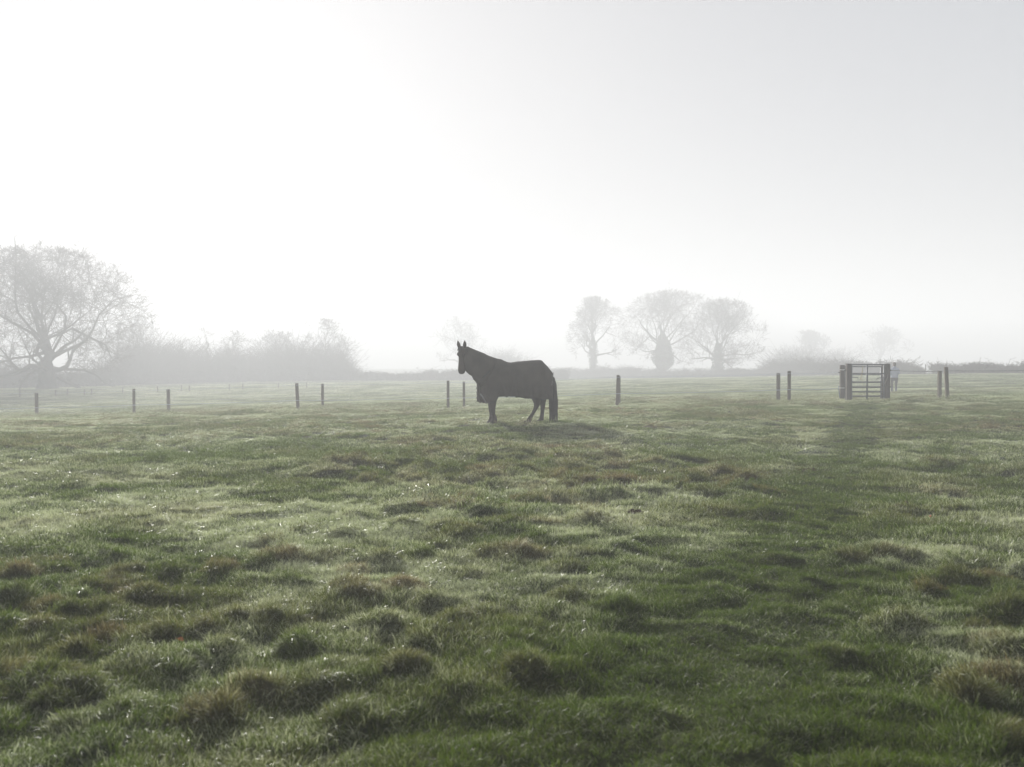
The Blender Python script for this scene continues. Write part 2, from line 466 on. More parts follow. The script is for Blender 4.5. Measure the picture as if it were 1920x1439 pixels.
def masks(x, y):
    """dew cover and straw share at a point of the field"""
    x = np.asarray(x, float); y = np.asarray(y, float)
    d, i = seg_dist(x, y, PATH)
    w = np.interp(i, np.arange(len(PATH_W)), PATH_W)
    wob = 0.55 + 0.9 * fbm(x * 1.1, y * 1.1, 31, 3)
    pth = 1 - sstep(0.6, 1.25, d / (w * wob))
    d2, _ = seg_dist(x, y, PATH2)
    pth2 = (1 - sstep(0.15, 0.5, d2)) * sstep(.45, .6, vnoise(x * 1.6, y * 1.6, 77))
    dew = 0.22 + 0.78 * sstep(0.40, 0.60, fbm(x * 0.75, y * 0.75, 41, 4))
    dew = dew * (0.68 + 0.32 * sstep(.3, .6, fbm(x * .13, y * .13, 43, 2)))
    # lower right: greener, only islands of dew are left
    gr = sstep(-0.2, 1.6, x - 0.10 * y + 0.6) * (1 - sstep(6.0, 10.0, y + 0.15 * x))
    isl = sstep(0.52, 0.66, fbm(x * 1.15, y * 1.15, 51, 3))
    dew = dew * (1 - gr) + gr * isl * 0.9
    dew = dew * (1 - 0.92 * pth * (.65 + .35 * sstep(.35, .6, fbm(x * .9, y * .5, 91, 3)))) * (1 - 0.8 * pth2)
    st = np.clip(samp(straw_map, x, y) * 1.1 + 0.27 * sstep(.50, .74, fbm(x * .55, y * .55, 61, 4)) * (1 - 0.8 * gr), 0, 1)
    st = st * (1 - 0.7 * pth)
    dew = dew * (1 - .55 * st) * (.50 + .50 * sstep(4.0, 9.0, y))  # less dew near the camera: lens falloff of light put into the colour
    dew = dew * (.45 + .85 * sstep(.25, .7, fbm(x * 2.6, y * 2.6, 47, 3)))
    return dew, st

# ground sheet: polar grid, fine in front of the camera, out to 450 m
ang = np.concatenate([np.linspace(-180, -60, 30, endpoint=False), np.linspace(-60, -34, 40, endpoint=False),
                      np.linspace(-34, 34, 420, endpoint=False), np.linspace(34, 60, 40, endpoint=False), np.linspace(60, 180, 30, endpoint=False)])
ang = np.radians(ang)
rad = np.concatenate([[0.25], np.geomspace(0.6, 450, 460)])
AA, RR = np.meshgrid(ang, rad)
gx, gy = RR * np.sin(AA), RR * np.cos(AA)
gz = ground_z(gx, gy)
V = np.stack([gx, gy, gz], -1).reshape(-1, 3)
nr, na = gx.shape
i = (np.arange(nr - 1) * na)[:, None]; k = np.arange(na)[None]; k2 = (k + 1) % na
F = np.stack([i + k, i + k2, i + na + k2, i + na + k], -1).reshape(-1, 4)[:, ::-1]
mb = MB()
V = np.concatenate([V, [[0, 0, float(ground_z(np.array(0.), np.array(0.)))]]])
kk = np.arange(na)
mb.add(V, np.stack([(kk + 1) % na, kk, np.full(na, nr * na)], 1), F)

def ground_material():
    m, nt, out = new_mat('meadow_ground')
    N, L = nt.nodes.new, nt.links.new
    def mix(f, a, b):
        x = N('ShaderNodeMix'); x.data_type = 'RGBA'
        if isinstance(f, (int, float)): x.inputs[0].default_value = f
        else: L(f, x.inputs[0])
        for j, q in ((6, a), (7, b)):
            if isinstance(q, tuple): x.inputs[j].default_value = (*q, 1)
            else: L(q, x.inputs[j])
        return x.outputs[2]
    def attr(n):
        a = N('ShaderNodeAttribute'); a.attribute_name = n; return a.outputs['Fac']
    geo = N('ShaderNodeNewGeometry')
    n1 = N('ShaderNodeTexNoise'); n1.inputs['Scale'].default_value = 9; n1.inputs['Detail'].default_value = 8; n1.inputs['Roughness'].default_value = .7
    n2 = N('ShaderNodeTexNoise'); n2.inputs['Scale'].default_value = 1.1; n2.inputs['Detail'].default_value = 6
    L(geo.outputs['Position'], n1.inputs['Vector']); L(geo.outputs['Position'], n2.inputs['Vector'])
    col = mix(n1.outputs[0], (0.014, 0.020, 0.007), (0.036, 0.046, 0.014))
    col = mix(n2.outputs[0], col, (0.034, 0.038, 0.014))
    col = mix(attr('straw'), col, (0.065, 0.048, 0.024))
    dm = N('ShaderNodeMath'); dm.operation = 'MULTIPLY'; dm.inputs[1].default_value = 0.25; L(attr('dew'), dm.inputs[0])
    col = mix(dm.outputs[0], col, (0.26, 0.30, 0.24))
    p = N('ShaderNodeBsdfPrincipled'); L(col, p.inputs['Base Color'])
    p.inputs['Roughness'].default_value = 0.95; p.inputs['Specular IOR Level'].default_value = 0.03
    b = N('ShaderNodeBump'); b.inputs['Strength'].default_value = 0.6; b.inputs['Distance'].default_value = 0.05
    L(n1.outputs[0], b.inputs['Height']); L(b.outputs[0], p.inputs['Normal'])
    L(p.outputs[0], out.inputs['Surface'])
    return m
ground = mb.build('field', ground_material())
dw, st = masks(V[:, 0], V[:, 1])
for nme, arr in (('dew', dw), ('straw', st)):
    a = ground.data.attributes.new(nme, 'FLOAT', 'POINT'); a.data.foreach_set('value', arr.astype(np.float32))
tag(ground, 'uneven winter meadow rising gently to the right', kind='structure')

# ------------------------------------------------------------------ grass
tmpl = bpy.data.collections.new('grass_patches')     # only the source of the instances, never linked to the scene
def patch(name, seed, radius, count, lmin, lmax, wid, lean, segs=2, dome=0.0):
    r = np.random.default_rng(seed)
    a = r.random(count) * 2 * math.pi; q = radius * np.sqrt(r.random(count))
    bx, by = q * np.cos(a), q * np.sin(a)
    l = r.uniform(lmin, lmax, count) * (1 - .35 * (q / radius) ** 2 * (1 if dome else 0))
    th = r.random(count) * 2 * math.pi
    ln = np.abs(r.normal(lean, lean * .5, count))
    if dome:
        th = a + r.normal(0, .5, count); th = r.normal(0, .8, count); ln = lean * r.uniform(.3, 1.9, count)
    dx, dy = np.cos(th), np.sin(th)
    fa = r.random(count) * 2 * math.pi
    wx, wy = np.cos(fa), np.sin(fa)
    tint = r.random(count)
    vs, al, ti, faces3, faces4 = [], [], [], [], []
    w = wid * r.uniform(.6, 1.3, count)
    n = 0
    for k in range(segs + 1):
        t = k / segs
        bend = ln * t * t + .25 * ln * t
        zz = l * t * np.sqrt(np.clip(1 - (bend * .75) ** 2, .08, 1))
        px, py = bx + dx * l * bend, by + dy * l * bend
        ww = w * (1 - .35 * t) * .5
        if k < segs:
            vs.append(np.stack([px - wx * ww, py - wy * ww, zz - .006], 1)); vs.append(np.stack([px + wx * ww, py + wy * ww, zz - .006], 1))
            al += [np.full(count, t)] * 2; ti += [tint] * 2
        else:
            vs.append(np.stack([px, py, zz], 1)); al.append(np.full(count, t)); ti.append(tint)
    idx = np.arange(count)
    for k in range(segs):
        a0, b0 = idx + (2 * k) * count, idx + (2 * k + 1) * count
        if k < segs - 1:
            a1, b1 = idx + (2 * k + 2) * count, idx + (2 * k + 3) * count
            faces4.append(np.stack([a0, b0, b1, a1], 1))
        else:
            faces3.append(np.stack([a0, b0, idx + 2 * segs * count], 1))
    m = MB(); m.add(np.concatenate(vs), np.concatenate(faces3), np.concatenate(faces4) if faces4 else None)
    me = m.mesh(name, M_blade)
    for nm, arr in (('along', al), ('tint', ti)):
        at = me.attributes.new(nm, 'FLOAT', 'POINT'); at.data.foreach_set('value', np.concatenate(arr).astype(np.float32))
    tmpl.objects.link(bpy.data.objects.new(name, me))
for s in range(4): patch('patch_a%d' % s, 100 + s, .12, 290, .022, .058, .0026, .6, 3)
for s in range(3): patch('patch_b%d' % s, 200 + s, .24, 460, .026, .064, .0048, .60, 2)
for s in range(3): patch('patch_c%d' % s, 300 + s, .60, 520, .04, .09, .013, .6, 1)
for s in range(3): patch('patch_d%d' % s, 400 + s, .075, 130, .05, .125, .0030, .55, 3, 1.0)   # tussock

rg = np.random.default_rng(77)
PTS = []
def ring_points(d0, d1, per_m2, base, nvar, smin, smax):
    c = 1 / math.sqrt(per_m2)
    gx_, gy_ = np.meshgrid(np.arange(-d1 * .62 - 3, d1 * .62 + 3, c), np.arange(-.5, d1, c))
    x = gx_.ravel() + rg.random(gx_.size) * c; y = gy_.ravel() + rg.random(gx_.size) * c
    d = np.hypot(x, y)
    k = (d > d0) & (d < d1) & (np.abs(x) < np.maximum(y, 0) * math.tan(math.radians(37)) + 3.2)
    x, y = x[k], y[k]; n = len(x)
    return np.stack([x, y, base + rg.integers(0, nvar, n), rg.uniform(smin, smax, n)], 1)
PTS.append(ring_points(0.3, 9.5, 85, 0, 4, .75, 1.25))
PTS.append(ring_points(8.0, 16, 32, 4, 3, .8, 1.25))
PTS.append(ring_points(14.5, 42, 12, 4, 3, .95, 1.6))
PTS.append(ring_points(34, 60, 3.4, 7, 3, .8, 1.3))
PTS.append(ring_points(55, 130, .9, 7, 3, 1.2, 2.2))
PTS.append(ring_points(125, 215, .45, 7, 3, 1.6, 2.6))
tp = []
for n, (x, y, h, rx, ry, s) in enumerate(tuss):
    if y > 34: continue
    k = int(np.clip((rx * ry) / .0028, 3, 50) * (1.5 if n < N_SHOWN else (.8 if y < 12 else .3)))
    ta = rg.random() * 6.283
    for _ in range(k):
        a, q = rg.random() * 6.283, math.sqrt(rg.random()) * .95
        tp.append((x + rx * q * math.cos(a), y + ry * q * math.sin(a), 10 + rg.integers(0, 3), rg.uniform(.45, 1.1) * (0.75 + 3.0 * h), ta + rg.normal(0, .7)))
tp = np.array(tp)
PTS = [np.concatenate([q, rg.random((len(q), 1)) * 6.283], 1) for q in PTS] + [tp]
PTS = np.concatenate(PTS)
px_, py_ = PTS[:, 0], PTS[:, 1]
HILLS = []
for (px, py, wpx, hh) in [(1700, 966, 44, .085), (1515, 886, 38, .05), (1192, 972, 34, .05)]:
    g = ground_px(px, py); HILLS.append((g[0], g[1], wpx / FPX * g[1] / 2, hh))
keep = np.ones(len(PTS), bool)
for (hx, hy, hr, hh) in HILLS: keep &= np.hypot(px_ - hx, (py_ - hy)) > hr * 0.9
PTS = PTS[keep]; px_, py_ = PTS[:, 0], PTS[:, 1]
pz_ = ground_z(px_, py_) - .004
dw, st = masks(px_, py_)
# shorter in the trodden way
dp, _i = seg_dist(px_, py_, PATH)
sc = np.where(PTS[:, 2] >= 10, PTS[:, 3], np.minimum(PTS[:, 3], 1.05)) * (1 - .35 * (1 - sstep(.3, .8, dp)))
sc = sc * (1 - .3 * sstep(12, 24, py_))
sc = sc * (.8 + .5 * fbm(px_ * .8, py_ * .8, 71, 2))
gm = bpy.data.meshes.new('grass')
gm.vertices.add(len(PTS)); gm.vertices.foreach_set('co', np.stack([px_, py_, pz_], 1).astype(np.float32).ravel())
def fattr(nme, arr, typ='FLOAT'):
    a = gm.attributes.new(nme, typ, 'POINT'); a.data.foreach_set('value', arr)
jit = rg.normal(0, .10, len(PTS))
dw = np.where(PTS[:, 2] >= 10, dw * .45, dw)
fattr('dew', np.clip(dw + jit, 0, 1).astype(np.float32)); fattr('straw', np.clip(st + rg.normal(0, .06, len(PTS)), 0, 1).astype(np.float32))
fattr('size', sc.astype(np.float32)); fattr('width', np.where(PTS[:, 2] >= 10, sc, np.maximum(PTS[:, 3], .9)).astype(np.float32)); fattr('pick', PTS[:, 2].astype(np.int32), 'INT'); 
ex = (ground_z(px_ + .06, py_) - ground_z(px_ - .06, py_)) / .12; ey = (ground_z(px_, py_ + .06) - ground_z(px_, py_ - .06)) / .12
ex, ey = np.clip(ex, -.6, .6), np.clip(ey, -.6, .6)
a = gm.attributes.new('slope', 'FLOAT_VECTOR', 'POINT')
a.data.foreach_set('vector', np.stack([-ex, -ey, np.ones(len(PTS))], 1).astype(np.float32).ravel())
fattr('spin', PTS[:, 4].astype(np.float32))
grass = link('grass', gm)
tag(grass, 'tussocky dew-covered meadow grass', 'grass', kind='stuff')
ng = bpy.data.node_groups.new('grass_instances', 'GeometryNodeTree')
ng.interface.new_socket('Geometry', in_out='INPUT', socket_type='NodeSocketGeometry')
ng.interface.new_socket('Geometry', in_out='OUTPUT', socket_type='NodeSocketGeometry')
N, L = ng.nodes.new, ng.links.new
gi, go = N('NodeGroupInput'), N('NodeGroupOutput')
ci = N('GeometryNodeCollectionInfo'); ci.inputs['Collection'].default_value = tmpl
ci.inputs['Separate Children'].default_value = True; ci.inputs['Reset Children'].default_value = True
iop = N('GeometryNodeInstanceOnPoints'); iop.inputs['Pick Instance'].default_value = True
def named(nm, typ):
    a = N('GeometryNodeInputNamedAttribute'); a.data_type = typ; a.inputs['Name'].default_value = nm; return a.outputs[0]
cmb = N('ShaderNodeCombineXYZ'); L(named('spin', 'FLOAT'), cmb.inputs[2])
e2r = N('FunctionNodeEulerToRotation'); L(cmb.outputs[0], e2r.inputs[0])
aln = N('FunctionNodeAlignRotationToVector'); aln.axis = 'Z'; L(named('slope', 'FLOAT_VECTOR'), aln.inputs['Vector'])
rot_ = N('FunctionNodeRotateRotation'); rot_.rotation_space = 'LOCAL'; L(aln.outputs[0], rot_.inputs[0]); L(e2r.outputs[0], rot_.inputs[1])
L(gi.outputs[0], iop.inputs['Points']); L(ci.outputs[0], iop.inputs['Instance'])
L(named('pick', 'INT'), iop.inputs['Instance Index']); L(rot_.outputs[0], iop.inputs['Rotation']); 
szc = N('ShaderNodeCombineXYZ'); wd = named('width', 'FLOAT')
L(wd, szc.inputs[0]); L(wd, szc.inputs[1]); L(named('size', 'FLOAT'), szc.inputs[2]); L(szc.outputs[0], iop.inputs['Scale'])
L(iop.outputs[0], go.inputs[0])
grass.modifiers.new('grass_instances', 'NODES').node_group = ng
print('grass', len(PTS), round(time.time() - T0, 1))

# ------------------------------------------------------------------ haze
hz = MB(); hz.box((0, 190, 9.4), (1000, 560, 30.0))
hm_, nt, out = new_mat('haze')
pv = nt.nodes.new('ShaderNodeVolumePrincipled')
pv.inputs['Color'].default_value = (*FOG_COLOR, 1)
pv.inputs['Density'].default_value = FOG_DENSITY
pv.inputs['Anisotropy'].default_value = FOG_G
nt.links.new(pv.outputs[0], out.inputs['Volume'])
hm_.cycles.homogeneous_volume = True
haze = hz.build('haze', hm_, smooth=False)
tag(haze, 'pale morning fog lying over the whole field', kind='stuff')

# ------------------------------------------------------------------ trees and hedges
def unit(v): return v / (np.linalg.norm(v) + 1e-9)
def rot_about(d, ang, r):
    """a direction at angle ang from d, random azimuth"""
    a = np.array([0, 0, 1.0]) if abs(d[2]) < .9 else np.array([1.0, 0, 0])
    u = unit(np.cross(d, a)); w = np.cross(d, u)
    f = r.random() * 6.283
    return unit(d * math.cos(ang) + (u * math.cos(f) + w * math.sin(f)) * math.sin(ang))

class Tree:
    def __init__(self, seed, env_c, env_r, levels=4, kids=(8, 7, 6), twig=.012, gnarl=.22, droop=0.0, dens=1.0):
        self.r = np.random.default_rng(seed); self.c = np.array(env_c, float); self.e = np.array(env_r, float)
        self.levels, self.kids, self.twig, self.gnarl, self.droop, self.dens = levels, kids, twig, gnarl, droop, dens
        self.crown = MB(); self.trunk = MB()
    def reach(self, p, d):
        o = (p - self.c) / self.e; q = d / self.e
        A, B, C = q @ q, 2 * o @ q, o @ o - 1
        D = B * B - 4 * A * C
        wob = .58 + .80 * float(vnoise(np.array(math.atan2(d[0], d[1]) * 1.9 + self.c[2]), np.array(d[2] * 2.6), 12))
        if D <= 0: return 0.3
        t = (-B + math.sqrt(D)) / (2 * A)
        return max(t * wob, .3)
    def branch(self, p, d, L, r0, lev, r1=None):
        r = self.r
        last = lev >= self.levels
        n = 3 if last else max(4, 8 - lev)
        pts = [np.array(p, float)]; dd = d.copy(); dirs = [dd]
        for i in range(n - 1):
            dd = unit(dd + r.normal(0, self.gnarl * (1 if not last else .6), 3) + np.array([0, 0, .06 if lev < 3 else -self.droop]))
            pts.append(pts[-1] + dd * L / (n - 1)); dirs.append(dd)
        r1 = max(self.twig * .6, r0 * .16) if r1 is None else r1
        rad = np.linspace(r0, r1, n)
        self.crown.tube(pts, rad, 6 if lev <= 1 else (4 if lev == 2 else 3), cap=False)
        if last: return
        k = self.kids[min(lev - 1, len(self.kids) - 1)]
        k = max(2, int(round(k * self.dens * r.uniform(.7, 1.3))))
        for j in range(k):
            t = (.2 + .8 * r.random() ** .75) if j > 1 else 1.0
            f = t * (n - 1); i0 = min(int(f), n - 2); u = f - i0
            q = pts[i0] * (1 - u) + pts[i0 + 1] * u
            cd = rot_about(dirs[i0 + 1], r.uniform(.6, 1.25) if t < 1 else r.uniform(.1, .4), r)
            cd = unit(cd + np.array([0, 0, .16 - self.droop]))
            rr = max(self.twig, np.interp(f, np.arange(n), rad) * r.uniform(.45, .65))
            m = self.reach(q, cd)
            cl = min(L * r.uniform(.42, .75), m * r.uniform(.6, 1.06))
            if cl < .15: continue
            self.branch(q, cd, cl, rr, lev + 1)

def bare_tree(name, label, px, d, top_py, half_px, base_frac, trunk_r, seed, limbs=8, kids=(8, 6, 6), twig=.014, gnarl=.2, fork=.28, cat='tree',
              group=None, dens=1.0, lean=0.0, ivy=None, el=(0.15, 1.35), cen=0.0, lead=.45, levels=4, thick=(.42, .62), spread=(.62, .98)):
    k_ = far(d) / d; d = far(d); trunk_r *= k_; twig *= k_
    x = WX(px, d)
    gz_ = float(ground_z(np.array(x), np.array(d)))
    H = W(px, top_py, d)[2] - gz_
    Rr = half_px / FPX * d
    root = empty(name, (x, d, gz_))
    cb = base_frac * H
    ec = (cen * Rr, 0, (H + cb) / 2); er = (Rr, Rr * .9, (H - cb) / 2)
    t = Tree(seed, ec, er, levels, kids, twig, gnarl, .02, dens)
    r = t.r
    zf = fork * H
    zl = (fork + (1 - fork) * lead) * H
    base = np.array([0, 0, -.3])
    pts = [base, np.array([0, 0, .15]), np.array([0, 0, zf * .35]), np.array([lean * .5, 0, zf * .7]), np.array([lean, 0, zf])]
    rad_ = [trunk_r * 1.6, trunk_r * 1.3, trunk_r, trunk_r * .94, trunk_r * .88]
    nl = 5
    for q in range(1, nl + 1):
        k = q / nl
        pts.append(np.array([lean + r.normal(0, .10 * (zl - zf)) * .6, r.normal(0, .06 * (zl - zf)), zf + (zl - zf) * k])); rad_.append(trunk_r * (.88 - .55 * k))
    t.trunk.tube(pts, rad_, 12)
    P_ = np.array(pts)
    for i in range(limbs):
        k = (i + .3) / limbs
        az = 2 * math.pi * (i * .382) + r.normal(0, .35)
        e = el[0] + (el[1] - el[0]) * k + r.normal(0, .10)
        dirn = np.array([math.cos(az) * math.cos(e), math.sin(az) * math.cos(e), math.sin(e)])
        zz = zf * .86 + (zl - zf * .86) * k ** 1.3
        st_ = np.array([np.interp(zz, P_[:, 2], P_[:, 0]), np.interp(zz, P_[:, 2], P_[:, 1]), zz])
        m = t.reach(st_, dirn)
        big = np.interp(zz, P_[:, 2], rad_) * r.uniform(*thick)
        t.branch(st_, dirn, m * r.uniform(*spread), big, 1)
    t.trunk.build('trunk', M_bark, root)
    t.crown.build('crown', M_twig, root)
    if ivy:
        ivy_clump(root, ivy, r)
    tag(root, label, cat, group)
    return root

def cards(mbx, P, size, r, aspect=1.0):
    n = len(P)
    u = r.normal(0, 1, (n, 3)); u /= np.linalg.norm(u, axis=1)[:, None]
    w = np.cross(u, r.normal(0, 1, (n, 3))); w /= np.linalg.norm(w, axis=1)[:, None]
    s = size * r.uniform(.6, 1.3, n)[:, None]
    a, b = u * s, w * s * aspect
    V = np.stack([P - a, P - b * .6, P + a, P + b * .6], 1).reshape(-1, 3)
    mbx.add(V, None, np.arange(4 * n).reshape(-1, 4))

def ivy_clump(root, spec, r):
    """spec: list of (z, radius) along the trunk, leaf count, leaf size"""
    prof, n, size = spec
    zs = np.array([p[0] for p in prof]) * 1.3; rs = np.array([p[1] for p in prof]) * 1.3; size = size * 1.25
    z = r.uniform(zs[0], zs[-1], n)
    lob = 0.72 + 0.45 * vnoise(z * 1.2 + 5, r.random(n) * 0 + 3.1, 5)
    a = r.random(n) * 6.283
    lob = .70 + .5 * vnoise(a * 2.2, z * 1.3, 8)
    q = np.interp(z, zs, rs) * lob * np.sqrt(r.random(n) * .75 + .25)
    m = MB(); cards(m, np.stack([q * np.cos(a), q * np.sin(a), z], 1), size, r)
    o = m.build('ivy', M_ivy, root, smooth=False)
    return o

# big oak at the left edge
bare_tree('oak_tree', 'huge bare oak with massive forked trunk at the left edge', 88, 95, 460, 192, .02, .85, 4, 23, (9, 6, 5, 4), .015, .30, .13,
          group=None, dens=1.0, el=(-.08, 1.45), cen=.0, lead=.32, levels=5, thick=(.30, .45), spread=(.82, 1.0))
# scrub trees right of the oak
for (px, d, ty, hw, sd, lb) in [
        (262, 112, 590, 66, 21, 'small bare tree right beside the huge oak'),
        (385, 116, 612, 28, 22, 'thin crooked sapling with a lone twisted stem above the thicket'),
        (440, 118, 622, 52, 23, 'low bare scrub tree just right of the crooked sapling'),
        (520, 120, 618, 60, 24, 'bare scrub tree in the middle of the left thicket'),
        (612, 116, 596, 66, 25, 'rounded bare tree closing the right end of the left thicket')]:
    bare_tree('bare_tree', lb, px, d, ty, hw, .12 if sd != 22 else .45, .2, sd, 8 if sd != 22 else 3, (7, 6, 5) if sd != 22 else (5, 4, 4), .015, .3 if sd != 22 else .4,
              .22 if sd != 22 else .5, group='bare trees along the field edge', lean=.4 if sd == 22 else 0)
# centre group
bare_tree('bare_tree', 'faint bare tree in thick fog behind the horse\'s head', 862, 150, 590, 62, .14, .35, 31, 9, (7, 6, 5), .016, .30, .22, group='bare trees along the field edge')
bare_tree('bare_tree', 'tall upright bare tree with ivied trunk nearest right of the horse', 1112, 128, 556, 70, .14, .34, 32, 13, (8, 6, 5, 3), .011, .20, .30,
          group='bare trees along the field edge', el=(.25, 1.45), levels=5, lead=.6, ivy=([(0, .5), (2.5, .75), (4.2, .85), (5.5, .5), (6.5, .15)], 1600, .13))
bare_tree('bare_tree', 'wide bare tree whose trunk is swallowed by a dark ivy cone', 1243, 124, 544, 108, .12, .36, 33, 14, (8, 6, 5, 3), .011, .24, .34,
          group='bare trees along the field edge', el=(.0, 1.4), levels=5, lead=.3, ivy=([(1.1, .5), (1.7, 1.2), (2.6, 1.75), (4.2, 1.45), (5.6, .75), (6.6, .2)], 5200, .15), cen=.12)
bare_tree('bare_tree', 'round-crowned bare tree with low spreading limbs, rightmost of the three centre trees', 1346, 118, 560, 84, .08, .40, 34, 13, (8, 6, 5, 3), .011, .24, .24,
          group='bare trees along the field edge', el=(-.02, 1.4), levels=5, lead=.25, cen=.1, ivy=([(.2, .55), (1.2, .85), (2.4, .9), (3.6, .7), (4.6, .3)], 1800, .13))
# far right, almost lost in fog
bare_tree('bare_tree', 'pale rounded tree in fog left of the metal gate', 1512, 165, 618, 50, .1, .3, 35, 9, (8, 7, 6), .03, .2, .2, group='bare trees along the field edge')
bare_tree('bare_tree', 'broad pale tree in fog above the metal gate', 1650, 175, 612, 62, .1, .3, 36, 9, (8, 7, 6), .03, .2, .2, group='bare trees along the field edge')
print('trees', round(time.time() - T0, 1))

def hedge(name, label, pts, depth, seed, leaf_n, stem_n, leaf=.11, cat='hedge', spike=.5, group=None):
    """pts: (px, top py, d). bare stems and small leaves along the line, base on the ground"""
    r = np.random.default_rng(seed)
    k_ = far(pts[0][2]) / pts[0][2]; depth *= k_; leaf *= k_
    pts = [(a, b, far(c)) for a, b, c in pts]
    P = np.array([[WX(p[0], p[2]), p[2], W(p[0], p[1], p[2])[2]] for p in pts])
    seg = np.concatenate([[0], np.cumsum(np.hypot(np.diff(P[:, 0]), np.diff(P[:, 1])))])
    o = P[0].copy(); o[2] = float(ground_z(np.array(o[0]), np.array(o[1])))
    root = empty(name, tuple(o))
    def at(s):
        return np.interp(s, seg, P[:, 0]), np.interp(s, seg, P[:, 1]), np.interp(s, seg, P[:, 2])
    s = r.random(leaf_n) * seg[-1]
    x, y, zt = at(s)
    g = ground_z(x, y)
    lump = .62 + .6 * fbm(s * .55, s * 0 + seed, seed, 4)
    h = np.maximum((zt - g) * np.minimum(lump, 1.08), .4)
    t = r.random(leaf_n) ** .9 * r.uniform(.72, 1.0, leaf_n)
    q = (r.random(leaf_n) * 2 - 1) * depth * np.sqrt(1 - .8 * t ** 2)
    Lf = np.stack([x + r.normal(0, .12, leaf_n), y + q, g + h * t * .90], 1) - o
    m = MB(); cards(m, Lf, leaf, r)
    m.build('foliage', M_hedge, root, smooth=False)
    m = MB()
    s = r.random(stem_n) * seg[-1]
    x, y, zt = at(s); g = ground_z(x, y)
    lump = .62 + .6 * fbm(s * .55, s * 0 + seed, seed, 4)
    h = np.maximum((zt - g) * np.minimum(lump, 1.08), .4) * r.uniform(.65, 1.0 + .35 * spike, stem_n)
    h = np.where(r.random(stem_n) < .06 * spike, h * r.uniform(1.1, 1.5, stem_n), h)
    for i in range(stem_n):
        b = np.array([x[i], y[i] + r.normal(0, depth * .5), g[i] - .1]) - o
        lean = r.normal(0, .42, 2)
        p1 = b + np.array([lean[0] * h[i] * .25 + r.normal(0, .15), lean[1] * h[i] * .3, h[i] * .55]); p2 = b + np.array([lean[0] * h[i], lean[1] * h[i], h[i]])
        m.tube([b, p1, p2], [.03 * k_, .022 * k_, .008 * k_], 3, cap=False)
        for _ in range(5):
            u = r.uniform(.35, .95); q0 = b * (1 - u) + p2 * u
            e = q0 + np.array([r.normal(0, .6), r.normal(0, .4), r.uniform(-.1, .6)]) * min(1.0, h[i] * .35)
            m.tube([q0, (q0 + e) / 2 + r.normal(0, .03, 3), e], [.014 * k_, .011 * k_, .007 * k_], 3, cap=False)
    m.build('stems', M_twig, root)
    tag(root, label, cat, group)
    return root

HG = 'field hedges fading into the fog'
hedge('thicket', 'dense bare thicket between the huge oak and the horse', [(225, 636, 106), (300, 645, 108), (345, 640, 110), (375, 672, 111), (440, 650, 112), (500, 655, 113), (560, 645, 113), (610, 645, 113), (645, 668, 114), (668, 704, 114)],
      2.6, 61, 14000, 3600, .15, 'thicket', .8, HG)
hedge('hedge', 'dark scrubby hedge around the foot of the huge oak', [(-260, 660, 98), (-60, 672, 99), (60, 690, 100), (120, 700, 100), (180, 682, 102), (232, 668, 104)], 2.2, 62, 6000, 1500, .14, 'hedge', .6, HG)
hedge('hedge', 'low pale hedge running behind the horse', [(650, 690, 112), (700, 696, 110), (760, 696, 109), (860, 692, 109), (950, 688, 110), (1065, 692, 113)], 1.5, 63, 7500, 1400, .12, 'hedge', .5, HG)
hedge('bush', 'faint rounded bush standing behind the horse\'s back', [(905, 690, 140), (925, 656, 140), (960, 648, 140), (980, 668, 140), (995, 690, 140)], 2.0, 64, 1500, 600, .13, 'bush', .5, HG)
hedge('hedge', 'low hedge beneath the three foggy centre trees', [(1062, 690, 126), (1150, 687, 122), (1250, 690, 118), (1350, 692, 114), (1440, 688, 108)], 1.3, 65, 6000, 1200, .11, 'hedge', .4, HG)
hedge('hedge', 'hedge with wispy top behind the metal gate', [(1440, 680, 107), (1500, 676, 102), (1570, 678, 97), (1640, 680, 93), (1690, 677, 90), (1720, 684, 88), (1733, 697, 87)], 1.2, 66, 7000, 1500, .10, 'hedge', .8, HG)
hedge('hedge', 'darkest hedge at the right edge beyond the white rails', [(1754, 683, 86), (1780, 684, 83), (1830, 682, 80), (1900, 680, 77), (2000, 676, 74), (2200, 670, 70)], 1.2, 67, 9000, 1900, .10, 'hedge', .9, HG)
hedge('bush', 'pale scrub swelling above the hedge left of the metal gate', [(1425, 690, 128), (1460, 655, 130), (1500, 648, 134), (1560, 655, 136), (1600, 672, 138)], 2.2, 68, 2200, 900, .13, 'bush', .7, HG)
print('hedges', round(time.time() - T0, 1))

